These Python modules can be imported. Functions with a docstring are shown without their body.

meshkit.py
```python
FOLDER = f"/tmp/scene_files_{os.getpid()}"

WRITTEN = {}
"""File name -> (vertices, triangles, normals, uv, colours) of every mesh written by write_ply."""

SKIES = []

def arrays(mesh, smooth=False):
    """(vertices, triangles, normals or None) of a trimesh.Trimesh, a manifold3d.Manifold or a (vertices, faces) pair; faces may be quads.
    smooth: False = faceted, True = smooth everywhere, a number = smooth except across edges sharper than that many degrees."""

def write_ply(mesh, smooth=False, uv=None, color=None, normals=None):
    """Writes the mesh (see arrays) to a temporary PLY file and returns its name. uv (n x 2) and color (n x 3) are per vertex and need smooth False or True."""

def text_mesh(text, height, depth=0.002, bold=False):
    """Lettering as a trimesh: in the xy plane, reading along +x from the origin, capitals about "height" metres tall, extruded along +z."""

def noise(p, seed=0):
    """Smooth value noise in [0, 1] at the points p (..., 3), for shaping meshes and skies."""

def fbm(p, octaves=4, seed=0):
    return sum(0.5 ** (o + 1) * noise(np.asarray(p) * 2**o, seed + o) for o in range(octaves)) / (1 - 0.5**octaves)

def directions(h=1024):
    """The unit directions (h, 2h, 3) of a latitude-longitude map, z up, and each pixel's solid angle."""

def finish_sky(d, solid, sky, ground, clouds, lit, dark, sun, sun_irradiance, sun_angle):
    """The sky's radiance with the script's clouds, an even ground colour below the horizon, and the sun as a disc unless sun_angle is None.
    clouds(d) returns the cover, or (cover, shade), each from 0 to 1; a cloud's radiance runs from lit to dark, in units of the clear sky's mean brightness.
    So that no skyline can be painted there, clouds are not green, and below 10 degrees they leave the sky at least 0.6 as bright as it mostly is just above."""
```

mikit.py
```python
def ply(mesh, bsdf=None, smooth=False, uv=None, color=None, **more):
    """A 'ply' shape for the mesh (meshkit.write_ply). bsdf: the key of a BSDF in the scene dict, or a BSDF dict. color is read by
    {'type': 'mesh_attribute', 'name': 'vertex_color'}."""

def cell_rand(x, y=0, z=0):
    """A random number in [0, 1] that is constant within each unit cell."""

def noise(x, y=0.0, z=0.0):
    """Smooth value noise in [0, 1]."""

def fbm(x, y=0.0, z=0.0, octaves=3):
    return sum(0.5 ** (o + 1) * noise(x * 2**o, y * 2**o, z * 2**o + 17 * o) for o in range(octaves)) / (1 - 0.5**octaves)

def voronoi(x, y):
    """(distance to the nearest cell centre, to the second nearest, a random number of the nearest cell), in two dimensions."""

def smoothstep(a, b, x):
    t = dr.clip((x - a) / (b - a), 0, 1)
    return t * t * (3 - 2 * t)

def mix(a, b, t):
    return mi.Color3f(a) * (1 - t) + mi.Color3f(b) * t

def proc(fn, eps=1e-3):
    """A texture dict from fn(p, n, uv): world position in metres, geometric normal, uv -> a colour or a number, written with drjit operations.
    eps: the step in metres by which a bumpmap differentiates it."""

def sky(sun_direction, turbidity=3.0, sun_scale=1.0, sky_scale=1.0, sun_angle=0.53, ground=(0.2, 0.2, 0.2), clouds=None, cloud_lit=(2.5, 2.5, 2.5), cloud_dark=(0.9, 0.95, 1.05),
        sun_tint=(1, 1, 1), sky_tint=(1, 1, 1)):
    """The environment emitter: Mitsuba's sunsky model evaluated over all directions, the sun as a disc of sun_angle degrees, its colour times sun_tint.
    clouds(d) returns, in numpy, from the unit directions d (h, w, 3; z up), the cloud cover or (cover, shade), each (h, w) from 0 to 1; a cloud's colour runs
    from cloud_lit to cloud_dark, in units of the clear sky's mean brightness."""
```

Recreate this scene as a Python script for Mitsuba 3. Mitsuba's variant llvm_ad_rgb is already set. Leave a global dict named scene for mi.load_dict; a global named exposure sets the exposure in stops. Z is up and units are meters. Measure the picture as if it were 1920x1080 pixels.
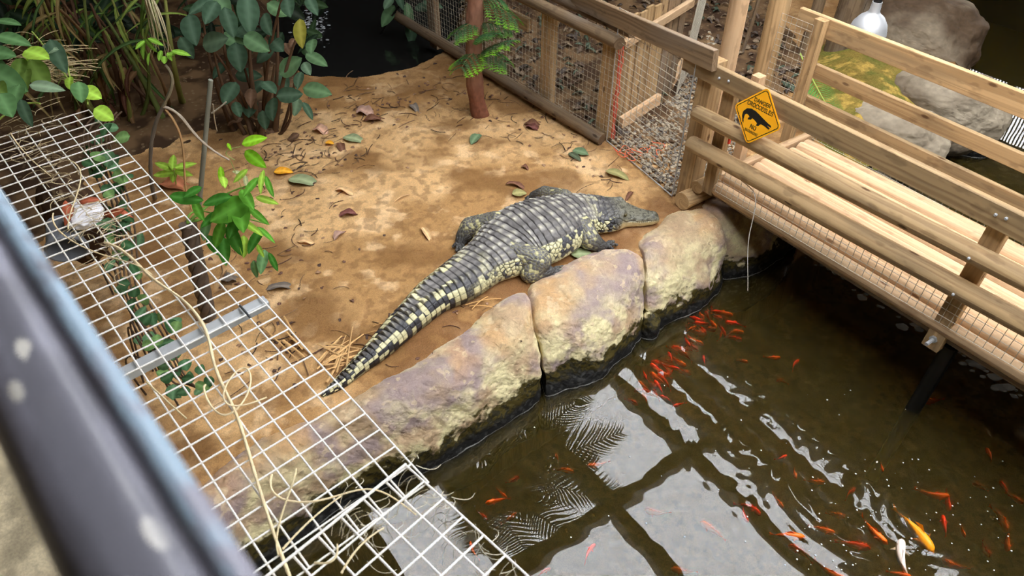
import math, random
import numpy as np, trimesh, shapely, drjit as dr, mitsuba as mi, mikit, meshkit
import manifold3d as m3
from scipy.interpolate import PchipInterpolator, CubicSpline
from scipy.spatial import cKDTree
from mikit import proc, smoothstep, mix, noise, fbm, voronoi, cell_rand

T = mi.ScalarTransform4f
scene, labels = {}, {}
rnd = random.Random(7)
rng = np.random.default_rng(7)

# ---------------------------------------------------------------- camera, sky, exposure
PITCH, CAM_H, FOC = math.radians(42.0), 3.2, 1320.0
WATER = -0.45
scene['camera'] = {'type': 'thinlens', 'fov': math.degrees(2 * math.atan(960 / FOC)), 'fov_axis': 'x',
                   'aperture_radius': 0.0026, 'focus_distance': 4.7, 'near_clip': 0.02, 'far_clip': 100.0,
                   'to_world': T().look_at(origin=[0, 0, CAM_H], target=[0, math.cos(PITCH), CAM_H - math.sin(PITCH)], up=[0, 0, 1])}
exposure = 4.78


def overcast(d):
    n = meshkit.fbm(d * 2.5, 3, 4)
    return np.full(d.shape[:2], 1.0), 0.35 * n


scene['sky'] = mikit.sky([0.25, 0.35, 0.9], turbidity=4.0, sun_scale=0.0, sky_scale=1.0, ground=(0.10, 0.09, 0.07),
                         clouds=overcast, cloud_lit=(3.05, 3.1, 3.2), cloud_dark=(2.05, 2.1, 2.2))


# ---------------------------------------------------------------- small helpers
def S(r, g, b):
    """sRGB 0-255 to linear."""
    c = np.array([r, g, b], float) / 255
    return tuple(float(x) for x in np.where(c <= .04045, c / 12.92, ((c + .055) / 1.055) ** 2.4))


_c, _s = math.cos(PITCH), math.sin(PITCH)


def ray(px, py):
    a, b = (px - 960) / FOC, (py - 540) / FOC
    return np.array([a, _c - _s * b, -_s - _c * b])


def at(px, py, z=0.0):
    """The place at height z that the survey of the photograph gives for a pixel."""
    d = ray(px, py)
    return np.array([0, 0, CAM_H]) + d * ((z - CAM_H) / d[2])


def at_wall(px, py, P0, D):
    n = np.array([-D[1], D[0], 0])
    d = ray(px, py)
    return np.array([0, 0, CAM_H]) + d * ((np.array([P0[0], P0[1], 0]) @ n) / (d @ n))


def unit(v):
    v = np.asarray(v, float)
    return v / (np.linalg.norm(v) + 1e-12)


def numbered(name):
    if name not in labels and name not in scene:
        return name
    k = 1
    while f'{name}_{k:03d}' in labels or f'{name}_{k:03d}' in scene:
        k += 1
    return f'{name}_{k:03d}'


def thing(name, label, cat, group=None):
    key = numbered(name)
    labels[key] = {'label': label, 'category': cat}
    if group:
        labels[key]['group'] = group
    return key


def put(key, mesh, bsdf, smooth=False, uv=None, color=None, **kw):
    scene[key] = mikit.ply(mesh, bsdf, smooth=smooth, uv=uv, color=color, **kw)
    return key


def part(parent, name, mesh, bsdf, smooth=False, uv=None, color=None, label=None, **kw):
    key = numbered(parent + '__' + name)
    put(key, mesh, bsdf, smooth, uv, color, **kw)
    if label:
        labels[key] = {'label': label}
    else:
        labels.setdefault(key, {})
    return key


def single(name, label, cat, mesh, bsdf, smooth=False, uv=None, color=None, group=None, kind=None):
    key = thing(name, label, cat, group)
    if kind:
        labels[key]['kind'] = kind
    return put(key, mesh, bsdf, smooth, uv, color)


def struct(name, mesh, bsdf, smooth=False, uv=None, color=None, label=None):
    labels[name] = {'kind': 'structure'}
    if label:
        labels[name]['label'] = label
    return put(name, mesh, bsdf, smooth, uv, color)


def flat(c, n):
    return np.tile(np.asarray(c, float), (n, 1))


class MB:
    """Collects (v, f, uv, colour) pieces of ONE part."""

    def __init__(self):
        self.v, self.f, self.uv, self.c, self.n = [], [], [], [], 0

    def add(self, v, f, uv=None, c=None):
        v, f = np.asarray(v, float), np.asarray(f, int)
        if f.shape[1] == 4:
            f = np.vstack([f[:, [0, 1, 2]], f[:, [0, 2, 3]]])
        self.v.append(v); self.f.append(f + self.n); self.n += len(v)
        self.uv.append(np.zeros((len(v), 2)) if uv is None else np.asarray(uv, float))
        self.c.append(np.ones((len(v), 3)) * .5 if c is None else (flat(c, len(v)) if np.ndim(c) == 1 else np.asarray(c, float)))
        return self

    def get(self):
        return (np.vstack(self.v), np.vstack(self.f)), np.vstack(self.uv), np.vstack(self.c)


def frames(p):
    p = np.asarray(p, float)
    t = np.gradient(p, axis=0)
    t /= np.linalg.norm(t, axis=1, keepdims=True) + 1e-12
    a = np.zeros_like(t)
    ref = np.array([0, 0, 1.0]) if abs(t[0][2]) < .9 else np.array([1.0, 0, 0])
    x = unit(np.cross(t[0], ref))
    for i in range(len(p)):
        x = unit(x - t[i] * (x @ t[i]))
        a[i] = x
    return t, a, np.cross(t, a)


def tube(points, radii, sides=6, caps=True, k=0.0):
    """Swept tube -> v, f, uv. Caps have their own vertices."""
    p = np.asarray(points, float)
    r = np.broadcast_to(radii, (len(p),)).astype(float)
    t, a, b = frames(p)
    ang = np.arange(sides + 1) * 2 * np.pi / sides
    v = p[:, None] + r[:, None, None] * (np.cos(ang)[None, :, None] * a[:, None] + np.sin(ang)[None, :, None] * b[:, None])
    L = np.r_[0, np.cumsum(np.linalg.norm(np.diff(p, axis=0), axis=1))]
    uv = np.stack([np.broadcast_to(L[:, None] + 100 * k, v.shape[:2]), ang[None] * r[:, None]], -1)
    i, j = np.meshgrid(np.arange(len(p) - 1), np.arange(sides), indexing='ij')
    m = sides + 1
    q = np.stack([i * m + j, i * m + j + 1, (i + 1) * m + j + 1, (i + 1) * m + j], -1).reshape(-1, 4)
    f = np.vstack([q[:, [0, 1, 2]], q[:, [0, 2, 3]]])
    v, uv = v.reshape(-1, 3), uv.reshape(-1, 2)
    if caps:
        n = len(v)
        for e, row in ((0, 0), (1, len(p) - 1)):
            ring = v[row * m: row * m + sides]
            c = n + e * (sides + 1)
            v = np.vstack([v, ring, p[row][None]])
            uv = np.vstack([uv, np.stack([np.full(sides, 100 * k + 50 + .3 * e), ang[:-1] * .02], 1), [[100 * k + 50 + .3 * e, 0]]])
            jj = np.arange(sides)
            tri = np.stack([c + jj, c + (jj + 1) % sides, np.full(sides, c + sides)], 1)
            f = np.vstack([f, tri[:, ::-1] if e == 0 else tri])
    # orientation: outward
    mesh = trimesh.Trimesh(v, f, process=False)
    if mesh.volume < 0:
        f = f[:, ::-1]
    return v, f, uv


def curve(ctrl, n):
    """Smooth curve through control points."""
    c = np.asarray(ctrl, float)
    if len(c) == 2:
        return c[0] + (c[1] - c[0]) * np.linspace(0, 1, n)[:, None]
    s = np.r_[0, np.cumsum(np.linalg.norm(np.diff(c, axis=0), axis=1))]
    return CubicSpline(s, c)(np.linspace(0, s[-1], n))


KN = [0]


def bar(p0, p1, w, h, up=(0, 0, 1), ch=.004, k=None):
    """A sawn timber from p0 to p1 (centre line), w across, h along up, chamfered; uv = grain."""
    p0, p1 = np.asarray(p0, float), np.asarray(p1, float)
    t = unit(p1 - p0)
    side = unit(np.cross(t, up))
    u = unit(np.cross(side, t))
    if k is None:
        KN[0] += 1
        k = KN[0] % 40
    a, b = w / 2, h / 2
    prof = np.array([[-a + ch, -b], [a - ch, -b], [a, -b + ch], [a, b - ch], [a - ch, b], [-a + ch, b], [-a, b - ch], [-a, -b + ch], [-a + ch, -b]])
    per = np.r_[0, np.cumsum(np.linalg.norm(np.diff(prof, axis=0), axis=1))]
    L = np.linalg.norm(p1 - p0)
    v, uv = [], []
    for e, P, d in ((0, p0, 0), (1, p1, L)):
        for q, s in zip(prof, per):
            v.append(P + side * q[0] + u * q[1]); uv.append([d + 100 * k, s])
    m = 9
    f = [[j, j + 1, m + j + 1, m + j] for j in range(8)]
    n = 18
    f = [[x[0], x[1], x[2]] for x in f] + [[x[0], x[2], x[3]] for x in f]
    for e in (0, 1):
        c = n + e * 9
        for q in prof[:8]:
            v.append((p0, p1)[e] + side * q[0] + u * q[1]); uv.append([100 * k + 50 + q[1] * .4, q[0]])
        v.append((p0, p1)[e]); uv.append([100 * k + 50, 0])
        for j in range(8):
            tri = [c + j, c + (j + 1) % 8, c + 8]
            f.append(tri[::-1] if e == 0 else tri)
    v, f = np.array(v), np.array(f)
    if trimesh.Trimesh(v, f, process=False).volume < 0:
        f = f[:, ::-1]
    return v, f, np.array(uv)


def log(p0, p1, r, sides=20, k=None, seed=0, wob=.012, taper=.95):
    """Round rail: slightly bent and tapered, with bevelled ends."""
    if k is None:
        KN[0] += 1
        k = KN[0] % 40
    n = 14
    p0, p1 = np.asarray(p0, float), np.asarray(p1, float)
    p = p0 + (p1 - p0) * np.r_[0, .004, np.linspace(.03, .97, n - 4), .996, 1][:, None]
    q = np.random.default_rng(seed + 11)
    ph = q.uniform(0, 6, 3)
    s = np.linspace(0, 1, n)
    p = p + wob * .5 * np.stack([np.sin(5 * s + ph[0]) - np.sin(ph[0]), np.sin(4 * s + ph[1]) - np.sin(ph[1]), .6 * np.sin(6 * s + ph[2]) - .6 * np.sin(ph[2])], 1)
    rr = r * np.linspace(1, taper, n) * (1 + .03 * np.sin(9 * s + ph[0]))
    rr[0] *= .93; rr[-1] *= .93
    return tube(p, rr, sides, True, k)


def wood_part(parent, name, geo, bsdf='wood', smooth=False, label=None):
    return part(parent, name, (geo[0], geo[1]), bsdf, smooth, uv=geo[2], label=label)


# ---------------------------------------------------------------- materials
def principled(rough=.6, color=None, **kw):
    d = {'type': 'principled', 'roughness': rough, **kw}
    d['base_color'] = color if isinstance(color, dict) else {'type': 'rgb', 'value': [float(x) for x in color]}
    return d


VC = {'type': 'mesh_attribute', 'name': 'vertex_color'}
scene['vc_matte'] = {'type': 'twosided', 'bsdf': principled(.75, dict(VC), specular=.3)}
scene['vc_gloss'] = {'type': 'twosided', 'bsdf': principled(.3, dict(VC), specular=.5)}
scene['vc_leaf'] = {'type': 'principledthin', 'base_color': dict(VC), 'roughness': .38, 'diff_trans': .5, 'spec_trans': 0.0, 'eta': 1.4}
scene['galvanised'] = {'type': 'twosided', 'bsdf': principled(.45, S(176, 180, 182), metallic=.35)}
scene['wire_metal'] = {'type': 'twosided', 'bsdf': principled(.45, S(236, 234, 228))}
scene['dull_wire'] = {'type': 'twosided', 'bsdf': principled(.5, S(192, 184, 166), metallic=.1)}
scene['dark_void'] = {'type': 'twosided', 'bsdf': principled(.8, (.012, .011, .009))}


def sand_color(p, n, uv):
    a = fbm(p.x * 1.6 + 3, p.y * 1.6, 0.0, 4)
    b = fbm(p.x * 7, p.y * 7, 4.0, 4)
    g = noise(p.x * 240, p.y * 240, 1.0)
    shore = (p.y - 2.74) * .775 - (p.x + .36) * .63
    damp = smoothstep(.10, .30, shore) * smoothstep(.78, .42, shore) * smoothstep(-1.2, -.5, p.x)
    c = mix(S(172, 132, 84), S(212, 172, 120), smoothstep(.35, .62, a))
    c = mix(c, S(232, 198, 152), smoothstep(.55, .74, b) * .6)
    c = mix(c, S(130, 93, 53), smoothstep(.50, .72, fbm(p.x * 2.3, p.y * 3.1, 9.0, 3)) * .8)
    c = mix(c, S(128, 90, 54), smoothstep(.44, .74, fbm(p.x * 19, p.y * 19, 3.0, 4)) * .5)
    c = mix(c, S(118, 84, 48), smoothstep(5.2, 7.0, p.y) * .6)
    c = mix(c, S(122, 84, 50), damp * smoothstep(.36, .56, b) * .75)
    return c * (.82 + .36 * g)


def sand_bump(p, n, uv):
    return fbm(p.x * 60, p.y * 60, 0.0, 3) * .006 + noise(p.x * 260, p.y * 260) * .0015


scene['sand'] = {'type': 'bumpmap', 'arbitrary': proc(sand_bump, 2e-3), 'bsdf': principled(.85, proc(sand_color), specular=.25)}
scene['sand'] = {'type': 'twosided', 'bsdf': {'type': 'bumpmap', 'tex': proc(sand_bump, 2e-3), 'scale': 1.0, 'bsdf': principled(.85, proc(sand_color), specular=.25)}}


def rock_color(p, n, uv):
    a = fbm(p.x * 3.2, p.y * 3.2, p.z * 3.2 + 5, 4)
    b = fbm(p.x * 9 + 7, p.y * 9, p.z * 9, 4)
    d = fbm(p.x * 38, p.y * 38, p.z * 38, 3)
    c = mix(S(176, 150, 118), S(150, 132, 128), smoothstep(.42, .62, a))
    c = mix(c, S(196, 152, 96), smoothstep(.5, .68, fbm(p.x * 4, p.y * 4, 31.0, 3)) * smoothstep(-.05, .06, p.z) * .5)
    low = smoothstep(.10, -.13, p.z + (b - .5) * .22)
    c = mix(c, S(216, 204, 158), low * smoothstep(.35, .6, fbm(p.x * 7, p.y * 7, p.z * 7 + 50, 4)))
    c = mix(c, S(116, 100, 88), smoothstep(.62, .74, d) * .30)
    c = mix(c, S(206, 186, 150), smoothstep(.60, .70, fbm(p.x * 21 + 3, p.y * 21, p.z * 21, 4)) * .5)
    moss = smoothstep(-.235, -.285, p.z + (b - .5) * .26 + (d - .5) * .10)
    c = mix(c, mix(S(72, 62, 22), S(40, 36, 18), smoothstep(.4, .6, d)), moss)
    wet = smoothstep(-.335, -.385, p.z + (b - .5) * .10)
    c = mix(c, mix(S(26, 26, 25), S(52, 52, 50), smoothstep(.5, .7, d)), wet)
    c = mix(c, S(150, 150, 145), smoothstep(.006, .002, dr.abs(p.z - WATER - .006 - (b - .5) * .012)) * .6)
    return c * (.70 + .42 * d + .22 * noise(p.x * 170, p.y * 170, p.z * 170))


def rock_bump(p, n, uv):
    return fbm(p.x * 30, p.y * 30, p.z * 30, 4) * .018


scene['rock'] = {'type': 'twosided', 'bsdf': {'type': 'bumpmap', 'tex': proc(rock_bump, 2e-3), 'scale': 1.0, 'bsdf': principled(.7, proc(rock_color), specular=.3)}}


def grey_rock_color(p, n, uv):
    a = fbm(p.x * 2.2, p.y * 2.2, p.z * 2.2, 4)
    d = fbm(p.x * 25, p.y * 25, p.z * 25, 3)
    c = mix(S(150, 138, 118), S(106, 93, 76), smoothstep(.35, .65, a))
    c = mix(c, S(74, 66, 52), smoothstep(-.22, -.36, p.z + (d - .5) * .15))
    return c * (.75 + .5 * d)


scene['grey_rock'] = {'type': 'twosided', 'bsdf': {'type': 'bumpmap', 'tex': proc(rock_bump, 2e-3), 'scale': 1.0, 'bsdf': principled(.75, proc(grey_rock_color), specular=.3)}}


def wood_fn(light, dark, knot, grey):
    def fn(p, n, uv):
        k = dr.floor(uv.x / 100)
        u = uv.x - 100 * k
        tone = cell_rand(k, 3)
        end = smoothstep(45, 46, u)
        v = uv.y + tone * 7
        warp = fbm(u * 1.5 + k * 3, v * 7, 2.0, 3)
        ring = fbm(u * 1.1 + k * 5, (v + warp * .04) * 70, 5.0, 3)
        c = mix(light, dark, smoothstep(.30, .80, ring) * .62)
        c = mix(c, grey, smoothstep(.42, .75, fbm(u * 2 + 9 * k, v * 12, 7.0, 3)) * .55)
        d1, d2, w = voronoi(u * 3.1 + k * 13, v * 8)
        c = mix(c, knot, smoothstep(.13, .05, d1) * smoothstep(.80, .86, w) * .8)
        c = mix(c, knot, smoothstep(.60, .78, fbm(u * 9 + 3 * k, v * 22, 12.0, 3)) * .28)
        er = fbm(u * 120, v * 120, 1.0, 3)
        c = mix(c, mix(light, dark, er), end)
        return c * (.8 + .42 * tone)
    return fn


scene['wood'] = {'type': 'twosided', 'bsdf': principled(.7, proc(wood_fn(S(188, 158, 116), S(140, 109, 72), S(74, 46, 26), S(138, 118, 90))), specular=.25)}
scene['pale_wood'] = {'type': 'twosided', 'bsdf': principled(.7, proc(wood_fn(S(208, 176, 138), S(170, 134, 98), S(112, 76, 48), S(190, 164, 130))), specular=.25)}
scene['old_wood'] = {'type': 'twosided', 'bsdf': principled(.75, proc(wood_fn(S(140, 118, 92), S(98, 78, 58), S(58, 44, 34), S(126, 114, 102))), specular=.2)}


def rail_color(p, n, uv):
    a = fbm(uv.x * 9, uv.y * 30, 0.0, 3)
    c = mix(S(112, 112, 122), S(142, 142, 156), smoothstep(.35, .6, a))
    band = smoothstep(.0, .004, uv.y) * smoothstep(.013, .009, uv.y)
    c = mix(c, S(150, 172, 190), smoothstep(.3, .6, fbm(uv.x * 25, uv.y * 60, 3.0, 3)) * smoothstep(.052, .058, uv.y))  # sky highlight painted pale blue along the sand-side lip
    d1, d2, w = voronoi(uv.x * 30, uv.y * 75)
    c = mix(c, S(215, 212, 205), smoothstep(.34, .2, d1 + (a - .5) * .3) * smoothstep(.86, .92, w) * smoothstep(.05, .04, uv.y))
    return c


scene['rail_paint'] = {'type': 'twosided', 'bsdf': principled(.38, proc(rail_color), specular=.6)}


def concrete_color(p, n, uv):
    a = fbm(p.x * 14, p.y * 14, 0.0, 4)
    return mix(S(150, 138, 112), S(196, 182, 150), smoothstep(.3, .65, a)) * (.85 + .3 * noise(p.x * 300, p.y * 300))


scene['concrete'] = {'type': 'twosided', 'bsdf': principled(.85, proc(concrete_color))}


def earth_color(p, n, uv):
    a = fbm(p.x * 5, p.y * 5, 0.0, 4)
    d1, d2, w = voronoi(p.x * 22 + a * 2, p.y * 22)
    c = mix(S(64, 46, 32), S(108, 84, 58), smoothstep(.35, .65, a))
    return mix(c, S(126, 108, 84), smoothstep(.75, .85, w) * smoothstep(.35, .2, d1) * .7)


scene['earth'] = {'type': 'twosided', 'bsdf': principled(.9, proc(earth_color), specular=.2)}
scene['silt'] = {'type': 'twosided', 'bsdf': principled(.9, S(70, 60, 32), specular=.0)}
scene['roof_dark'] = {'type': 'twosided', 'bsdf': principled(.7, S(96, 84, 64), specular=.2)}
scene['roof_steel'] = {'type': 'twosided', 'bsdf': principled(.6, S(70, 66, 56), specular=.3)}
scene['wall_dark'] = {'type': 'twosided', 'bsdf': principled(.9, S(36, 34, 30), specular=.1)}
scene['pond_water'] = {'type': 'dielectric', 'int_ior': 1.54, 'ext_ior': 1.0}

# ---------------------------------------------------------------- the ground, the pond, the building
SHORE = [np.array(p) for p in [(-3.2, .9), (-1.44, 1.92), (-1.2, 2.15), (-.68, 2.5), (-.36, 2.74), (-.1, 3.0), (.16, 3.2), (.56, 3.5), (1.0, 3.85), (1.3, 4.1), (1.74, 4.38), (2.3, 4.62),
                                (3.3, 5.42), (4.2, 6.1), (4.75, 6.9), (4.95, 7.9), (4.9, 9.4), (4.5, 10.2), (3.6, 10.8), (3.2, 13.0)]]
land = shapely.Polygon([tuple(p) for p in SHORE] + [(-7, 13.0), (-7, .9)])
gx = np.concatenate([np.arange(-7, -2.4, .12), np.arange(-2.4, 2.6, .025), np.arange(2.6, 6.6, .08)])
gy = np.concatenate([np.arange(.0, 1.4, .1), np.arange(1.4, 7.0, .025), np.arange(7.0, 13.01, .1)])


POOL = shapely.Polygon([(-3.1, 9.2), (-2.75, 7.7), (-2.1, 6.95), (-1.62, 6.85), (-1.12, 7.05), (-.72, 7.6), (-.62, 9.2), (-.9, 12), (-3.1, 12)])


def pool_depth(x, y):
    """The dark back pool: how far a place lies inside it."""
    p = shapely.points(np.ravel(x), np.ravel(y))
    d = shapely.distance(p, POOL.exterior)
    return np.where(shapely.contains_xy(POOL, np.ravel(x), np.ravel(y)), d, -d).reshape(np.shape(x))


def sand_height(x, y):
    p = np.stack([x, y, x * 0], -1)
    z = .05 * (meshkit.fbm(p * 1.1, 3, 1) - .5) + .035 * (meshkit.fbm(p * 4.0, 3, 2) - .5) + .018 * (meshkit.fbm(p * 14, 3, 3) - .5)
    t = np.clip((pool_depth(x, y) + .12) / .3, 0, 1)
    return z - .45 * t * t * (3 - 2 * t)


X, Y = np.meshgrid(gx, gy, indexing='ij')
inside = shapely.contains_xy(land, X.ravel(), Y.ravel()).reshape(X.shape)
dist = shapely.distance(shapely.points(X.ravel(), Y.ravel()), land.exterior).reshape(X.shape)
sd = np.where(inside, dist, -dist)
Z = np.where(sd > 0, sand_height(X, Y), 0) - 1.25 * np.clip((.06 - sd) / .12, 0, 1)
Z = np.where(sd < -.05, -1.25, Z)
idx = np.arange(X.size).reshape(X.shape)
q = np.stack([idx[:-1, :-1], idx[1:, :-1], idx[1:, 1:], idx[:-1, 1:]], -1).reshape(-1, 4)
struct('ground', (np.stack([X, Y, Z], -1).reshape(-1, 3), q), 'sand', True, label='ochre sand of the enclosure with foot marks and damp patches')


def ground_z(x, y):
    return float(sand_height(np.array([x], float), np.array([y], float))[0])


def on_sand(px, py, dz=0.0):
    z = 0.0
    for _ in range(4):
        p = at(px, py, z)
        z = ground_z(p[0], p[1]) + dz
    return np.array([p[0], p[1], z])


# water: a closed body with a rippled surface
wx = np.concatenate([np.arange(-3.0, -.4, .08), np.arange(-.4, 3.8, .016), np.arange(3.8, 9.01, .08)])
wy = np.concatenate([np.arange(.3, 1.3, .08), np.arange(1.3, 4.3, .016), np.arange(4.3, 12.6, .08)])
WX, WY = np.meshgrid(wx, wy, indexing='ij')


def ripple(x, y):
    z = np.zeros_like(x)
    for cx, cy, amp, lam, dec in ((1.98, 2.28, .00028, .105, .75), (1.45, 2.62, .00022, .09, .4), (2.35, 2.1, .00022, .09, .5), (3.0, 2.55, .0002, .08, .45)):
        r = np.hypot(x - cx, y - cy)
        z += amp * np.sin(2 * np.pi * r / lam) * np.exp(-(r / dec) ** 2)
    p = np.stack([x, y, x * 0], -1)
    z += .0016 * (meshkit.fbm(p * 2.2, 2, 8) - .5) + .00035 * (meshkit.noise(p * [9, 13, 1], 4) - .5)
    return z


WZ = WATER + ripple(WX, WY)
idx = np.arange(WX.size).reshape(WX.shape)
q = np.stack([idx[:-1, :-1], idx[1:, :-1], idx[1:, 1:], idx[:-1, 1:]], -1).reshape(-1, 4)
v = np.stack([WX, WY, WZ], -1).reshape(-1, 3)
border = np.concatenate([idx[:, 0], idx[-1, 1:], idx[::-1, -1][1:], idx[0, ::-1][1:-1]])
nb, n0 = len(border), len(v)
low = v[border].copy(); low[:, 2] = -1.6
v = np.vstack([v, low, [[3, 6, -1.6]]])
jj = np.arange(nb); j2 = (jj + 1) % nb
f = np.vstack([q[:, [0, 1, 2]], q[:, [0, 2, 3]], np.stack([border[jj], n0 + jj, n0 + j2], 1), np.stack([border[jj], n0 + j2, border[j2]], 1), np.stack([n0 + jj, np.full(nb, n0 + nb), n0 + j2], 1)])
mm = trimesh.Trimesh(v, f, process=False)
if mm.volume < 0:
    f = f[:, ::-1]
struct('pond_water_surface', (v, f), 'pond_water', 30, label='murky olive brown pond water with reflections and ripples')
scene['pond_water_surface']['interior'] = {'type': 'homogeneous', 'sigma_t': {'type': 'rgb', 'value': [.525, .60, 1.0]}, 'scale': 22.0, 'albedo': {'type': 'rgb', 'value': [.40, .315, .11]}}
bed = trimesh.creation.box((12.4, 12.8, .1)); bed.apply_translation((3, 6.2, -1.35))
struct('pond_bed', bed, 'silt')

# building: dark walls added unseen to block low sky light; roof with an open bay
BR = np.array([math.cos(math.radians(-55.6)), math.sin(math.radians(-55.6))])   # along the footbridge
NR = np.array([-BR[1], BR[0]])                                                     # across it
BR3, NR3 = np.r_[BR, 0], np.r_[NR, 0]


def slab(t0, t1, n0, n1, z0, z1):
    """A box in the bridge's axes."""
    v = np.array([BR3 * t + NR3 * n + [0, 0, z] for t in (t0, t1) for n in (n0, n1) for z in (z0, z1)])
    m = trimesh.Trimesh(v, [[0, 1, 3], [0, 3, 2], [4, 6, 7], [4, 7, 5], [0, 4, 5], [0, 5, 1], [2, 3, 7], [2, 7, 6], [0, 2, 6], [0, 6, 4], [1, 5, 7], [1, 7, 3]], process=False)
    if m.volume < 0:
        m.invert()
    return m


ROOF = 4.5
OT0, OT1, ON0, ON1 = -5.7, 2.9, 1.25, 7.45  # bay edges out of view are sized to shape the daylight
struct('ceiling', trimesh.util.concatenate([slab(-14, OT0, -9, 18, ROOF + .02, ROOF + .12), slab(OT1, 12, -9, 18, ROOF + .02, ROOF + .12), slab(OT0, OT1, -9, ON0, ROOF + .02, ROOF + .12), slab(OT0, OT1, ON1, 18, ROOF + .02, ROOF + .12)]), 'roof_dark')
for nm, n, w in (('', 2.3, .16), ('', 3.95, .2), ('', 5.43, .2), ('', 5.95, .17), ('', 6.5, .2), ('', 7.0, .15)):
    key = thing('roof_beam', 'long dark roof beam over the pond seen mirrored in the water', 'beam', 'roof beams above the pond')
    put(key, slab(OT0 - .3, OT1 + .3, n - w / 2, n + w / 2, ROOF - .2, ROOF), 'roof_steel')
for t in (-3.42, -.7, 2.0):
    key = thing('roof_purlin', 'dark cross beam of the roof seen mirrored in the water', 'beam', 'roof cross beams above the pond')
    put(key, slab(t - .1, t + .1, ON0 - .2, ON1 + .2, ROOF - .18, ROOF + .01), 'roof_steel')
for nm, t0, t1, n0, n1 in (('added_wall_back', -14, -13.8, -9, 18), ('added_wall_front', 11.8, 12, -9, 18), ('added_wall_left', -14, 12, -9, -8.8)):
    struct(nm, slab(t0, t1, n0, n1, -1.5, ROOF + .02), 'wall_dark')

struct('added_wall_right', trimesh.util.concatenate([slab(-14, -5.4, 13, 13.2, -1.5, ROOF + .02), slab(-2.2, 12, 13, 13.2, -1.5, ROOF + .02), slab(-5.4, -2.2, 13, 13.2, -1.5, 1.2), slab(-5.4, -2.2, 13, 13.2, 2.75, ROOF + .02)]), 'wall_dark')
struct('window_1', trimesh.util.concatenate([slab(-4.40, -4.28, 12.95, 13.1, 1.2, 2.75)] + [slab(-5.4 + i * .053, -5.4 + i * .053 + .018, 13.0, 13.02, 1.2, 2.75) for i in range(60)]), 'roof_steel', label='ribbed window in the far wall mirrored in the dark water')

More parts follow.
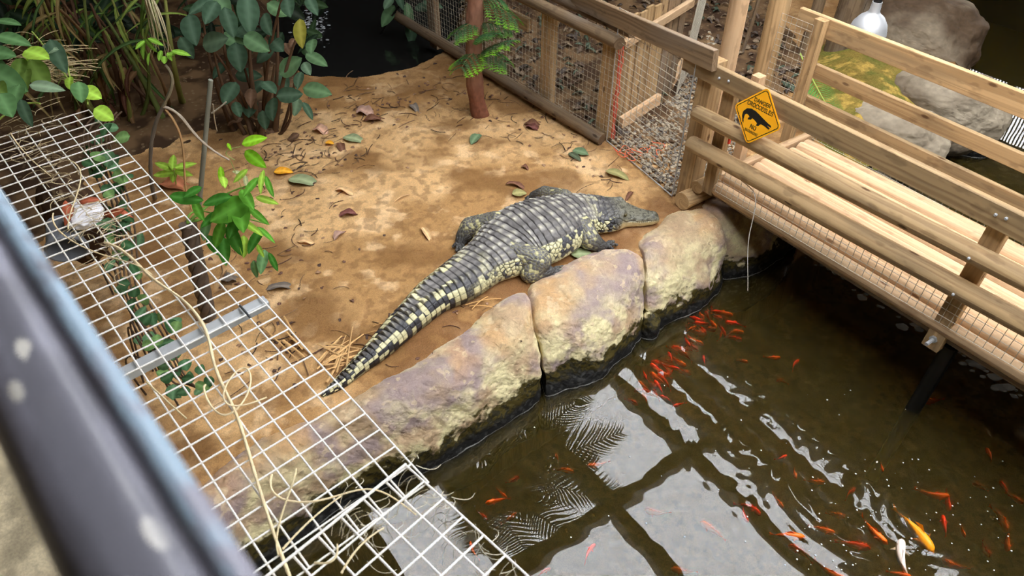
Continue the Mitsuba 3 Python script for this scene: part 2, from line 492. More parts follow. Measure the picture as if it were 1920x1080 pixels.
# ---------------------------------------------------------------- rock edging
PROF = np.array([(-.32, -.30), (-.20, -.06), (-.04, .028), (.12, .052), (.32, .062), (.52, .015), (.72, -.09), (.88, -.23), (.97, -.36), (1.01, -.47), (1.0, -.8), (.6, -.95), (.0, -.95), (-.32, -.8), (-.32, -.30)])


def rock_loft(pairs, seed, bulge=1.0, ends=(1, 1), nu=70, name='rock'):
    c = np.array([at(*a, .03)[:2] for a, b in pairs]); w = np.array([at(*b, WATER)[:2] for a, b in pairs])
    s = np.r_[0, np.cumsum(np.linalg.norm(np.diff((c + w) / 2, axis=0), axis=1))]
    u = np.linspace(0, 1, nu)
    C = PchipInterpolator(s, c)(u * s[-1]); Wd = PchipInterpolator(s, w)(u * s[-1])
    k = np.r_[0, np.cumsum(np.linalg.norm(np.diff(PROF * [.4, 1], axis=0), axis=1))]
    pr = PchipInterpolator(k, PROF)(np.linspace(0, k[-1], 72)[:-1])
    L = s[-1]
    d0, d1 = u * L, (1 - u) * L
    rr = .09
    sh = np.minimum(np.where(ends[0], 1 - np.clip(1 - d0 / rr, 0, 1) ** 2.4, 1), np.where(ends[1], 1 - np.clip(1 - d1 / rr, 0, 1) ** 2.4, 1))
    sh = .90 + .10 * np.sqrt(np.clip(sh, 0, 1))
    cr, cz = .42, -.45
    V = np.zeros((nu, len(pr), 3))
    for i in range(nu):
        r = cr + (pr[:, 0] - cr) * (1 - (1 - sh[i]) * .75); z = cz + (pr[:, 1] - cz) * sh[i]
        V[i, :, :2] = C[i] + (Wd[i] - C[i]) * r[:, None]
        V[i, :, 2] = z
    p = V.reshape(-1, 3)
    n = np.zeros_like(p)
    m = len(pr)
    i, j = np.meshgrid(np.arange(nu - 1), np.arange(m), indexing='ij')
    q = np.stack([i * m + j, i * m + (j + 1) % m, (i + 1) * m + (j + 1) % m, (i + 1) * m + j], -1).reshape(-1, 4)
    f = np.vstack([q[:, [0, 1, 2]], q[:, [0, 2, 3]]])
    f = np.vstack([f, [[len(p), (b + 1) % m, b] for b in range(m)], [[len(p) + 1, (nu - 1) * m + b, (nu - 1) * m + (b + 1) % m] for b in range(m)]])
    p = np.vstack([p, V[0].mean(0), V[-1].mean(0)])
    mesh = trimesh.Trimesh(p, f, process=False)
    if mesh.volume < 0:
        mesh.invert()
    vn = np.array(mesh.vertex_normals)
    q = np.asarray(mesh.vertices)
    disp = .085 * (meshkit.fbm(q * 3.0, 3, seed) - .5) + .05 * (meshkit.fbm(q * 8.0, 3, seed + 5) - .5) + .02 * (meshkit.fbm(q * 24, 3, seed + 9) - .5)
    mesh.vertices = q + vn * (disp * bulge)[:, None]
    return mesh


EDGE = [('long pale rock edging block under the wire mesh platform', [((320, 960), (440, 1120)), ((395, 905), (500, 1060)), ((480, 840), (600, 985)), ((580, 790), (690, 925)), ((690, 735), (790, 890)), ((800, 670), (890, 838)), ((900, 605), (960, 785)), ((990, 548), (1012, 750))]),
        ('cream and mauve rock edging block below the crocodile\'s hind leg', [((988, 548), (1020, 748)), ((1030, 520), (1060, 735)), ((1094, 492), (1130, 705)), ((1152, 476), (1172, 665)), ((1197, 466), (1204, 632))]),
        ('rounded cream rock edging block below the crocodile\'s snout', [((1192, 460), (1212, 628)), ((1232, 433), (1262, 605)), ((1280, 402), (1312, 582)), ((1330, 398), (1358, 535))]),
        ('grey rock edging block with green algae under the footbridge', [((1318, 388), (1352, 525)), ((1352, 368), (1400, 520)), ((1410, 365), (1450, 492)), ((1460, 380), (1500, 458))])]
for i, (lab, prs) in enumerate(EDGE):
    single('edging_rock', lab, 'rock', rock_loft(prs, 20 + i * 7, nu=120 if i == 0 else 70), 'rock', True)
m = trimesh.creation.icosphere(4); q = np.array(m.vertices)
m.vertices = q * [.085, .10, .17] * (1 + .3 * (meshkit.fbm(q * 2, 3, 3) - .5))[:, None] + at(1216, 622, WATER + .02) + [0, .03, 0]
single('edging_rock', 'small dark grey stone wedged between two rocks at the waterline', 'rock', m, 'rock', True)

# ---------------------------------------------------------------- the crocodile
C8 = lambda r, g, b: np.array(S(r, g, b))
#        left silhouette, right contact, height
CROC = [((604, 738), (602, 742), .020), ((618, 722), (614, 737), .035), ((637, 703.5), (634, 729), .055), ((675, 663), (668, 708), .085), ((700, 633), (718, 674), .110), ((728, 597), (764, 637), .130),
        ((752, 571), (797, 611), .145), ((790, 529), (842, 580), .165), ((833, 495), (893, 559), .185), ((867, 467), (940, 528), .20),
        ((893, 436), (985, 515), .225), ((917, 407), (1018, 503), .245), ((943, 392), (1046, 495), .26), ((986, 377), (1072, 479), .255), ((1030, 369), (1092, 459), .235), ((1071, 367), (1112, 442), .205),
        ((1100, 368), (1124, 438), .18), ((1126, 371), (1140, 436), .165), ((1148, 373), (1158, 430), .155), ((1169, 381), (1176, 423.5), .125), ((1190, 390), (1197, 421), .095), ((1212, 395), (1216, 418), .078), ((1228, 399), (1230, 414), .066), ((1234, 405), (1235, 410), .030)]


def hashf(*a):
    x = np.zeros(np.broadcast(*a).shape)
    for k, v in enumerate(a):
        x = x + np.asarray(v) * (12.9898, 78.233, 37.719, 93.17)[k]
    x = np.sin(x) * 43758.5453
    return x - np.floor(x)


def sst(a, b, x):
    t = np.clip((x - a) / (b - a), 0, 1)
    return t * t * (3 - 2 * t)


def croc_body():
    Lw = np.array([at(*a, .60 * h) for a, b, h in CROC])[:, :2]
    Rw = np.array([at(*b, .03) for a, b, h in CROC])[:, :2]
    hh = np.array([h for *_, h in CROC])
    cen = (Lw + Rw) / 2
    s = np.r_[0, np.cumsum(np.linalg.norm(np.diff(cen, axis=0), axis=1))]
    N, M = 900, 210
    a = np.linspace(0, s[-1], N)
    cx = CubicSpline(s, cen)(a)
    k = np.ones(31) / 31
    pad = np.pad(cx, ((15, 15), (0, 0)), mode='reflect', reflect_type='odd')
    cx = np.stack([np.convolve(pad[:, i], k, 'valid') for i in (0, 1)], 1)
    tt = np.gradient(cx, axis=0); tt /= np.linalg.norm(tt, axis=1, keepdims=True)
    nn = np.stack([-tt[:, 1], tt[:, 0]], 1)
    dv = (Lw - Rw)
    tn = PchipInterpolator(s, np.abs(np.einsum('ij,ij->i', dv, PchipInterpolator(a, nn)(s))) / 2)(a)
    h = PchipInterpolator(s, hh)(a)
    Ltot = s[-1]
    A_hip, A_sh, A_neck, A_head = s[9], s[15], s[17], s[18]
    th = np.linspace(0, 2 * np.pi, M, endpoint=False)
    # more vertices above than below
    th = th + .45 * np.sin(th) * np.cos(th) * 0
    aa, tth = np.meshgrid(a, th, indexing='ij')
    W, Hh = tn[:, None], h[:, None]
    c, sn = np.cos(tth), np.sin(tth)
    tail = 1 - sst(A_hip - .35, A_hip + .1, aa)
    head = sst(A_neck, A_head + .06, aa)
    ex = .80 - .12 * head - .06 * tail
    x = W * np.sign(c) * np.abs(c) ** ex
    zt = .56 * Hh * np.sign(sn) * np.abs(sn) ** np.where(sn > 0, .92 - .30 * head, .55)
    z = .42 * Hh + np.where(sn > 0, zt * (.58 / .56), zt * (.45 / .56))
    # position of each vertex before the scutes
    phi = np.clip(tth, 0, np.pi)                 # 0 = right flank, pi = left flank
    top = sst(-.35, .05, sn)
    period = np.interp(aa, [0, .25, .9, A_hip, A_sh, Ltot], [.022, .034, .045, .048, .047, .046])
    cum = np.r_[0, np.cumsum(1 / np.interp((a[1:] + a[:-1]) / 2, [0, .25, .9, A_hip, A_sh, Ltot], [.022, .034, .045, .048, .047, .046]) * np.diff(a))]
    bq = cum[:, None] + .10 * np.cos(2 * tth) * (1 - .5 * tail) + .05 * np.sin(3 * tth + aa * 6)
    f, bi = bq - np.floor(bq), np.floor(bq)
    rel = 1 - (1 - f) ** 1  # 0 front .. 1 rear (towards the head)
    # band relief: each row overlaps the next towards the tail (f small = rear edge, since a runs tail -> head)
    rowb = np.clip(1 - np.exp(-f / .07), 0, 1) * (1 - .55 * f) * np.clip((1 - f) / .07, 0, 1)
    # columns
    u = phi / np.pi
    nt = 8
    ct = u * nt
    cb_u = (u - .20) / .60
    cb = np.clip(cb_u, 0, .999) * 8
    isback = (cb_u > 0) & (cb_u < 1)
    body = (1 - tail) * (1 - head)
    ft, ti = ct - np.floor(ct), np.floor(np.clip(ct, 0, nt - .01))
    fb, ci = cb - np.floor(cb), np.floor(cb)
    colt = np.clip(np.minimum(ft, 1 - ft) / .09, 0, 1)
    keel_b = np.exp(-((fb - .5) / .18) ** 2)
    disp = np.zeros_like(x)
    back = isback * 1.0
    # tail tiles
    d_t = .0075 * rowb * (.55 + .45 * colt) * (Hh / .16)
    # twin crests that become one
    half = np.interp(a, [0, .62, .80, A_hip, A_hip + .15], [0, 0, .26, .52, .6])[:, None]
    crest = np.exp(-((np.abs(tth - np.pi / 2) - half) / np.interp(a, [0, .3, A_hip], [.30, .17, .10])[:, None]) ** 2)
    saw = (1 - f) ** .8 * np.clip(f / .12, 0, 1)
    camp = np.interp(a, [0, .1, .6, .85, A_hip, A_hip + .1], [.012, .026, .036, .030, .012, .0])[:, None]
    d_t = d_t + camp * crest * saw
    # back scutes
    d_b = .008 * rowb * (.7 + .3 * np.clip(np.minimum(fb, 1 - fb) / .10, 0, 1)) + .010 * keel_b * (1 - .7 * f) * np.clip(f / .15, 0, 1)
    p0 = np.stack([cx[:, None, 0] + nn[:, None, 0] * -x, cx[:, None, 1] + nn[:, None, 1] * -x, z], -1)
    # scales of flanks, neck and jowls
    q = p0.reshape(-1, 3)
    g = np.random.default_rng(5)
    pts = q[g.choice(len(q), 9000, replace=False)]
    keep = []
    tree = cKDTree(pts); dead = np.zeros(len(pts), bool)
    for i in range(len(pts)):
        if not dead[i]:
            keep.append(i); dead[tree.query_ball_point(pts[i], .0195)] = True
    pts = pts[keep]
    dd, ii = cKDTree(pts).query(q, 2)
    d1, d2 = dd[:, 0].reshape(x.shape), dd[:, 1].reshape(x.shape)
    cell = hashf(ii[:, 0].reshape(x.shape) * 1.0, 3.0)
    edge = sst(.0010, .0062, d2 - d1)
    d_f = .0075 * edge
    wt = tail
    wb = body * back
    wf = body * (1 - back)
    neckw = sst(A_sh - .02, A_neck, aa) * (1 - sst(A_head - .02, A_head + .05, aa))
    wh = head
    wn = neckw * .75
    disp = wt * d_t * top + (wb * d_b) * (1 - wn) + (wf + wn) * d_f * top
    # head: eyes, nostrils, bony table, jaw line
    ue = tth
    def bump(ac, tc, ra, rt, amp):
        return amp * np.exp(-((aa - ac) / ra) ** 2 - ((tth - tc) / rt) ** 2)
    A_eye = s[18] + .045
    Ls = Ltot
    disp += bump(A_eye, np.pi * .34, .030, .24, .026) + bump(A_eye, np.pi * .66, .030, .24, .026)
    disp += bump(Ls - .042, np.pi * .5, .028, .5, .016)
    disp += bump(Ls - .12, np.pi * .18, .03, .4, .006) + bump(Ls - .03, np.pi * .1, .02, .5, .006)
    mouth_t = .20 + .10 * np.sin(aa * 60)
    mouth = np.exp(-((tth - mouth_t) / .05) ** 2) + np.exp(-((tth - (np.pi - mouth_t)) / .05) ** 2)
    snout = sst(A_head - .03, A_head + .03, aa)
    disp -= .006 * mouth * snout * (1 - sst(Ls - .015, Ls, aa))
    nz = meshkit.fbm(q * 60, 3, 4).reshape(x.shape)
    nzf = meshkit.fbm(q * 140, 2, 6).reshape(x.shape)
    disp += wh * .007 * (nz - .5) + .0032 * (nzf - .5) + .003 * body * (nz - .5)
    # --- normals of the plain form
    m = M
    i, j = np.meshgrid(np.arange(N - 1), np.arange(m), indexing='ij')
    qd = np.stack([i * m + j, (i + 1) * m + j, (i + 1) * m + (j + 1) % m, i * m + (j + 1) % m], -1).reshape(-1, 4)
    F = np.vstack([qd[:, [0, 1, 2]], qd[:, [0, 2, 3]]])
    F = np.vstack([F, [[N * m, b, (b + 1) % m] for b in range(m)], [[N * m + 1, (N - 1) * m + (b + 1) % m, (N - 1) * m + b] for b in range(m)]])
    V = np.vstack([q, p0[0].mean(0), p0[-1].mean(0)])
    mesh = trimesh.Trimesh(V, F, process=False)
    if mesh.volume < 0:
        mesh.invert()
    vn = np.array(mesh.vertex_normals)
    V = V + vn * np.r_[disp.ravel(), 0, 0][:, None]
    V[:, 2] -= .006
    # --- colours
    cream, pale, grey, dark, black = C8(212, 206, 162), C8(202, 198, 180), C8(118, 114, 112), C8(58, 58, 62), C8(17, 17, 18)
    r = hashf(bi, ti, 7.0)
    lat = sst(.46, .40, np.minimum(u, 1 - u)) * np.where(aa < A_hip - .05, 1, sst(.32, .2, np.minimum(u, 1 - u)))
    patch = meshkit.fbm(np.stack([aa * 6, u * 3.0, aa * 0], -1), 3, 9)
    pc = .50 * lat + (patch - .5) * .9
    isc = (r < pc * .95 + .05 * lat) * 1.0
    toneT = np.where(isc[..., None] > 0, cream * (.8 + .3 * hashf(bi, ti, 2.0))[..., None], (grey * (1 - lat)[..., None] + dark * lat[..., None]) * (.7 + .55 * hashf(bi, ti, 4.0))[..., None])
    tipdark = sst(.75, .25, aa)[..., None]
    toneT = toneT * (1 - .55 * tipdark * (1 - isc[..., None]))
    crestpale = (crest * sst(.3, .9, 1 - f) * sst(.2, .8, aa) * .75)[..., None]
    toneT = toneT * (1 - crestpale) + (pale * crestpale)
    grT = (1 - np.clip(f / .10, 0, 1) * np.clip((1 - f) / .08, 0, 1) * (.35 + .65 * np.clip(np.minimum(ft, 1 - ft) / .07, 0, 1)))[..., None]
    toneT = toneT * (1 - grT) + black * grT
    rb = hashf(bi, ci, 5.0)
    crossb = meshkit.fbm(np.stack([aa * 5, u * 1.5, aa * 0 + 3], -1), 3, 12)
    toneB = grey * (.62 + .5 * rb + .7 * (crossb - .5))[..., None]
    kb = (np.exp(-((fb - .5) / .27) ** 2) * sst(.98, .30, f) * sst(.18, .60, rb) * (.55 + .5 * nz) * .95)[..., None]
    toneB = toneB * (1 - kb) + pale * kb
    grB = (1 - np.clip(f / .11, 0, 1) * np.clip((1 - f) / .08, 0, 1) * (.72 + .28 * np.clip(np.minimum(fb, 1 - fb) / .08, 0, 1)))[..., None]
    toneB = toneB * (1 - grB) + black * 1.1 * grB
    dk = meshkit.fbm(q * 9, 3, 21).reshape(x.shape)
    upn = np.clip((sn - .55) / .3, 0, 1) * neckw
    toneF = np.where((cell < .66 - 1.6 * (dk - .5) - .45 * upn - .25 * neckw)[..., None], cream * (.78 + .35 * cell)[..., None], dark * (.8 + .8 * cell)[..., None])
    e3 = edge[..., None]
    toneF = toneF * e3 + C8(44, 42, 38) * (1 - e3)
    low = sst(0, -.5, sn)[..., None]
    toneF = toneF * (1 - low) + cream * .9 * low
    olive = C8(112, 110, 96)
    spots = sst(.52, .62, meshkit.fbm(q * 75, 3, 31).reshape(x.shape))[..., None]
    toneH = olive * (.72 + .5 * nz[..., None]) * (1 - .55 * spots)
    jaw = (sst(.42, .18, np.minimum(tth, np.abs(np.pi - tth))) * (.6 + .4 * nz))[..., None]
    toneH = toneH * (1 - jaw * .55) + C8(186, 180, 148) * jaw * .55
    under = sst(.16, .02, np.where(tth < np.pi, np.minimum(tth, np.pi - tth), 0))[..., None]
    toneH = toneH * (1 - under) + C8(186, 168, 124) * under
    mo = np.clip(mouth * snout * 1.0, 0, 1)[..., None]
    toneH = toneH * (1 - .75 * mo) + black * .75 * mo
    toneN = toneF * .6 + toneB * .4
    wn_ = wn[..., None]
    col = toneT * wt[..., None] + (toneB * wb[..., None] * (1 - wn_) + toneF * (wf[..., None] + wb[..., None] * wn_)) + toneH * wh[..., None]
    col = np.clip(col * (.66 + .42 * nzf + .26 * nz)[..., None], .002, .9)
    info = dict(M=M, eyes=[V[np.searchsorted(a, A_eye + .004) * M + int(round(tc / 2 * M))] for tc in (.27, .73)], s=s, cx=cx, nn=nn, a=a, h=h, w=tn, Ls=Ls, A_eye=A_eye, tt=tt)
    return V, F if mesh.faces is None else np.array(mesh.faces), np.vstack([col.reshape(-1, 3), col[0, :1].reshape(1, 3), col[-1, :1].reshape(1, 3)]), info


def croc_limb(joints, radii, toes, seed, edge_len=.007, toe_len=.05, toe_r=.011):
    parts = []
    def sph(c, r, squash=1.0):
        m = trimesh.creation.icosphere(3, r); v = np.array(m.vertices); v[:, 2] *= squash
        return v + c
    J = [np.array(j, float) for j in joints]
    for (p, rp), (q, rq) in zip(zip(J[:-1], radii[:-1]), zip(J[1:], radii[1:])):
        parts.append(m3.Manifold.hull_points(np.vstack([sph(p, rp), sph(q, rq)])))
    for k, (tip) in enumerate(toes):
        w = J[-1]
        d = unit(tip - w)
        mid = w + (tip - w) * .55 + [0, 0, .010]
        parts.append(m3.Manifold.hull_points(np.vstack([sph(w + d * .01, toe_r * 1.3), sph(mid, toe_r)])))
        parts.append(m3.Manifold.hull_points(np.vstack([sph(mid, toe_r), sph(tip, toe_r * .55)])))
    M = parts[0]
    for p in parts[1:]:
        M = M + p
    M = M.refine_to_length(edge_len)
    mm = M.to_mesh()
    mesh = trimesh.Trimesh(mm.vert_properties[:, :3], mm.tri_verts)
    mesh.merge_vertices()
    trimesh.smoothing.filter_taubin(mesh, iterations=14)
    q = np.array(mesh.vertices); vn = np.array(mesh.vertex_normals)
    g = np.random.default_rng(seed)
    pts = q[g.permutation(len(q))[:4000]]
    keep, dead, tree = [], np.zeros(len(pts), bool), cKDTree(pts)
    for i in range(len(pts)):
        if not dead[i]:
            keep.append(i); dead[tree.query_ball_point(pts[i], .0175)] = True
    dd, ii = cKDTree(pts[keep]).query(q, 2)
    e = sst(.0004, .0055, dd[:, 1] - dd[:, 0])
    cell = hashf(ii[:, 0] * 1.0, float(seed))
    mesh.vertices = q + vn * (.005 * e)[:, None]
    foot = sst(.16, .05, np.linalg.norm(q - J[-1], axis=1))[:, None]
    col = C8(98, 96, 94) * (.7 + .6 * cell)[:, None]
    col = np.where((cell > .86)[:, None], C8(190, 184, 140), col)
    net = C8(178, 172, 132) * (.5 + .5 * sst(.3, .7, meshkit.fbm(q * 14, 3, seed)))[:, None]
    col = col * e[:, None] + net * (1 - e[:, None])
    col = col * (1 - foot) + C8(70, 69, 68) * (.75 + .5 * meshkit.fbm(q * 50, 2, 2))[:, None] * foot
    return np.array(mesh.vertices), np.array(mesh.faces), col


def to_manifold(v, f, c):
    return m3.Manifold(m3.Mesh(vert_properties=np.hstack([v, c]).astype(np.float32), tri_verts=np.asarray(f, np.uint32)))


def toes_at(*pix):
    return [at(x, y, z) for x, y, z in pix]


cv, cf, cc, cinfo = croc_body()
limbs = [
    croc_limb([at(962, 474, .13), at(1006, 490, .105), at(994, 512, .055), at(1030, 510, .034)], [.09, .098, .066, .038], toes_at((1054, 500, .016), (1062, 507, .016), (1056, 514, .016), (1040, 521, .016)), 3),
    croc_limb([at(1090, 424, .13), at(1104, 448, .085), at(1122, 459, .04), at(1132, 461, .026)], [.078, .072, .044, .028], toes_at((1150, 453, .014), (1156, 459, .014), (1148, 466, .014), (1122, 472, .014)), 4),
    croc_limb([at(930, 420, .14), at(884, 428, .085), at(868, 444, .045), at(862, 456, .02)], [.09, .082, .048, .028], toes_at((856, 470, .012), (864, 472, .012), (850, 462, .012), (872, 470, .012)), 5),
    croc_limb([at(1058, 372, .14), at(1022, 364, .075), at(1002, 368, .035), at(996, 372, .02)], [.065, .060, .038, .024], toes_at((984, 378, .012), (986, 372, .012), (990, 382, .012)), 6)]
try:
    M = to_manifold(cv, cf, cc)
    for l in limbs:
        M = M + to_manifold(*l)
    mm = M.to_mesh()
    assert len(mm.tri_verts) > 50000
    cv, cf, cc = np.array(mm.vert_properties[:, :3]), np.array(mm.tri_verts), np.array(mm.vert_properties[:, 3:6])
except Exception:
    for lv, lf, lc in limbs:
        cf = np.vstack([cf, lf + len(cv)]); cv = np.vstack([cv, lv]); cc = np.vstack([cc, lc])
scene['croc_skin'] = {'type': 'twosided', 'bsdf': principled(.45, dict(VC), specular=.45)}
croc = thing('crocodile', 'large grey and cream crocodile lying on the sand beside the rock edging', 'crocodile')
part(croc, 'body', (cv, cf), 'croc_skin', True, color=np.clip(cc, 0, 1))
# eyes, teeth
ci = cinfo


def on_head(a, lat, z):
    i = np.searchsorted(ci['a'], a)
    i = min(i, len(ci['a']) - 1)
    p = ci['cx'][i] - ci['nn'][i] * lat
    return np.array([p[0], p[1], z])


for sgn in (1, -1):
    i = np.searchsorted(ci['a'], ci['A_eye'])
    e = trimesh.creation.icosphere(2, .013)
    e.apply_translation(ci['eyes'][0 if sgn > 0 else 1] - np.array([0, 0, .005]))
    part(croc, 'eye', e, 'vc_gloss', True, color=flat(S(70, 62, 30), len(e.vertices)), label='dark eye')
tb = 0
for sgn in (1, -1):
    for k in range(15):
        a = ci['Ls'] - .022 - k * .0145
        i = min(np.searchsorted(ci['a'], a), len(ci['a']) - 1)
        L = .013 + .008 * (k % 4 == 1)
        c = trimesh.creation.cone(.0042, L, sections=6)
        c.apply_transform(trimesh.transformations.rotation_matrix(math.pi, [1, 0, 0]))
        c.apply_translation(on_head(a, sgn * ci['w'][i] * .985, ci['h'][i] * .42 + .012))
        part(croc, 'tooth', c, 'vc_gloss', False, color=flat(S(226, 218, 186), len(c.vertices)))
# ---------------------------------------------------------------- the footbridge
P0 = at(1272, 372)[:2]


def bp(t, w, z):
    return np.r_[P0 + BR * t + NR * w, z]


def bolt_part(parent, pos, axis, r=.011, L=.02, label=None):
    v, f, uv = tube([pos, pos + unit(axis) * L * .6, pos + unit(axis) * L], [r, r, r * .7], 8)
    part(parent, 'bolt_head', (v, f), 'galvanised', 30, label=label)


bridge = thing('footbridge', 'timber footbridge of round poles crossing the pond at upper right', 'bridge')
T_END = 4.6
# near side: posts, round rails, flat top rail
for t, zb, zt in ((.25, .19, 1.10), (2.085, .11, 1.10), (3.95, .11, 1.10)):
    post_key = wood_part(bridge, 'post', bar(bp(t, .035, zb), bp(t, .035, zt), .10, .065, NR3))
    if t == 2.085:
        bolt_post = post_key
near_rail = wood_part(bridge, 'top_rail', bar(bp(-.15, -.024, 1.092), bp(T_END, -.024, 1.082), .044, .135), 'wood')
round_1 = wood_part(bridge, 'round_rail', log(bp(.05, -.055, .79), bp(T_END, -.055, .905), .056, seed=3), 'wood', True)
round_2 = wood_part(bridge, 'round_rail', log(bp(.06, -.058, .55), bp(T_END, -.058, .705), .060, seed=4), 'wood', True)
for t in (.19, .27, 2.06, 2.11):
    bolt_part(near_rail, bp(t, -.046, 1.09 + .02 * (t * 7 % 1)), -NR3, .009, .012, 'silver bolt head')
for z, tt_, rk in ((.853, 2.07, round_1), (.612, 2.09, round_2)):
    bolt_part(rk, bp(tt_, -.115, z), -NR3, .008, .012, 'silver bolt head')
v, f, uv = tube([bp(2.085, .0, .19), bp(2.085, -.012, .19), bp(2.085, -.012, .19), bp(2.085, -.075, .188)], [.024, .024, .012, .012], 6)
part(bolt_post, 'threaded_bolt', (v, f), 'galvanised', 30, label='zinc bolt with nut sticking out of the post foot')
# deck of round poles
nd = 11
for i in range(nd):
    w = .04 + i * .1005
    z = .285 + .012 * math.sin(i * 2.3)
    if i == 0:
        z -= .035
    wood_part(bridge, 'deck_pole', log(bp(.30 + .02 * math.sin(i * 5), w, z), bp(T_END, w, z + .05), .054, seed=20 + i, wob=.006, sides=16), 'pale_wood', True)
wood_part(bridge, 'end_board', bar(bp(.27, .05, .30), bp(.27, 1.11, .30), .05, .10), 'pale_wood')
wood_part(bridge, 'bearer', log(bp(.12, -.10, .08), bp(.12, 1.35, .08), .072, seed=50, wob=.004), 'wood', True)
wood_part(bridge, 'bearer', log(bp(.17, -.02, .205), bp(.17, 1.30, .205), .055, seed=51, wob=.004), 'wood', True)
wood_part(bridge, 'stringer', log(bp(.20, .10, .185), bp(T_END, .10, .215), .05, seed=52, wob=.004), 'old_wood', True)
wood_part(bridge, 'stringer', log(bp(.20, 1.1, .185), bp(T_END, 1.1, .215), .05, seed=53, wob=.004), 'old_wood', True)
wood_part(bridge, 'cross_beam', bar(bp(2.085, .07, .16), bp(2.085, 1.25, .16), .06, .10), 'old_wood')
v, f, uv = tube([bp(2.16, .10, .14), bp(2.16, .10, -1.3)], [.045, .045], 18)
part(bridge, 'pile', (v, f), 'vc_gloss', 30 and True, color=flat(S(22, 22, 22), len(v)), label='black plastic pile standing in the water')
# far side
WF = 1.28
for t, zb, zt in ((.0, .10, 1.145), (2.6, .10, 1.145)):
    wood_part(bridge, 'post', bar(bp(t, WF - .03, zb), bp(t, WF - .03, zt), .09, .07, NR3), 'wood')
wood_part(bridge, 'top_rail', bar(bp(-.24, WF + .035, 1.075), bp(T_END, WF + .035, 1.055), .044, .15), 'wood')
wood_part(bridge, 'middle_rail', bar(bp(.02, WF + .03, .735), bp(T_END, WF + .03, .715), .040, .115), 'wood')
wood_part(bridge, 'kick_board', bar(bp(.02, WF + .03, .475), bp(T_END, WF + .03, .46), .040, .10), 'wood')


def grid_wire(P, U, V, nu, nv, cu, cv, r, jit=.0, seed=1, sides=5):
    """Welded mesh: bars along U (nv+1 of them) and along V (nu+1), crossing at cell corners."""
    mb = MB()
    g = np.random.default_rng(seed)
    U, V = unit(U), unit(V)
    N = unit(np.cross(U, V))
    for j in range(nv + 1):
        a = P + V * (j * cv)
        n = max(2, nu // 2)
        p = a + U * (np.linspace(0, 1, n + 1)[:, None] * nu * cu) + N * r * .8 + N * (g.normal(0, jit, (n + 1, 1))) + V * g.normal(0, jit, (n + 1, 1))
        v, f, uv = tube(p, r, sides)
        mb.add(v, f)
    for i in range(nu + 1):
        a = P + U * (i * cu)
        n = max(2, nv // 2)
        p = a + V * (np.linspace(0, 1, n + 1)[:, None] * nv * cv) - N * r * .8 + N * (g.normal(0, jit, (n + 1, 1)))
        v, f, uv = tube(p, r, sides)
        mb.add(v, f)
    return mb.get()


gm, _, _ = grid_wire(bp(.335, -.012, .265), BR3 + np.array([0, 0, .032]), [0, 0, 1], 84, 6, .051, .05, .0018, 0.0005, 2)
part(bridge, 'wire_mesh', gm, 'dull_wire', True, label='wire mesh panel under the lower round rail')
gm, _, _ = grid_wire(bp(.28, 1.125, .31), BR3 + np.array([0, 0, -.004]), [0, 0, 1], 88, 4, .051, .05, .0018, .0005, 3)
part(bridge, 'wire_mesh', gm, 'dull_wire', True, label='wire mesh panel along the far kick board')
gm, _, _ = grid_wire(bp(-.33, WF - .07, .50), BR3, [0, 0, 1], 6, 12, .05, .05, .0016, .0005, 4)
part(bridge, 'wire_mesh', gm, 'dull_wire', True, label='narrow wire mesh strip beside the round corner post')

post = thing('corner_post', 'tall round timber post at the far corner of the footbridge', 'post')
wood_part(post, 'pole', log(bp(-.42, WF + .02, -.05), bp(-.42, WF + .02, 2.2), .088, seed=60, wob=.02), 'wood', True)
post = thing('gate_post', 'broad square timber gate post at the sand end of the footbridge', 'post')
wood_part(post, 'timber', bar(bp(.03, .065, -.1), bp(.03, .065, 1.14), .13, .13, NR3), 'wood')
post = thing('inner_post', 'pale square timber post standing behind the near top rail', 'post')
wood_part(post, 'timber', bar(bp(.16, .42, -.1), bp(.16, .42, .98), .075, .075, NR3), 'pale_wood')
post = thing('leaning_post', 'pale timber post behind the grey plank end', 'post')
wood_part(post, 'timber', log(bp(-.30, .62, -.05), bp(-.30, .60, 1.7), .075, seed=61), 'pale_wood', True)
key = thing('grey_plank', 'weathered grey plank above the wire gate, ending at the gate post', 'plank')
ga, gb = at_wall(1345, 95, at(1137, 268)[:2], np.array([.4512, -.8924])), at_wall(1090, -14, at(1137, 268)[:2], np.array([.4512, -.8924]))
gdir = unit(gb - ga)
wood_part(key, 'board', bar(ga + [0, 0, -.07], ga + gdir * 1.9 + [0, 0, -.07], .045, .14), 'old_wood')

# warning sign, mounted on the top rail
SG = 'warning_sign'
sign = thing(SG, 'yellow diamond warning sign with a crocodile on the footbridge rail', 'sign')
sc = bp(.58, -.090, 1.0)
SU, SV = BR3, unit(np.array([0, 0, 1.0]) + NR3 * .20)
SN = unit(-NR3 + np.array([0, 0, .20]))
# the board leans back a little at its top, against rail above and pole below


def sg(x, y, d=0.0):
    return sc + SU * x + SV * y + SN * d


def sign_poly(poly, d0, d1):
    m = trimesh.creation.extrude_polygon(poly, d1 - d0, engine='earcut')
    v = np.array(m.vertices)
    w = sc + v[:, :1] * SU + v[:, 1:2] * SV + (v[:, 2:] + d0) * SN
    m = trimesh.Trimesh(w, m.faces, process=False)
    if m.volume < 0:
        m.invert()
    return np.array(m.vertices), np.array(m.faces)


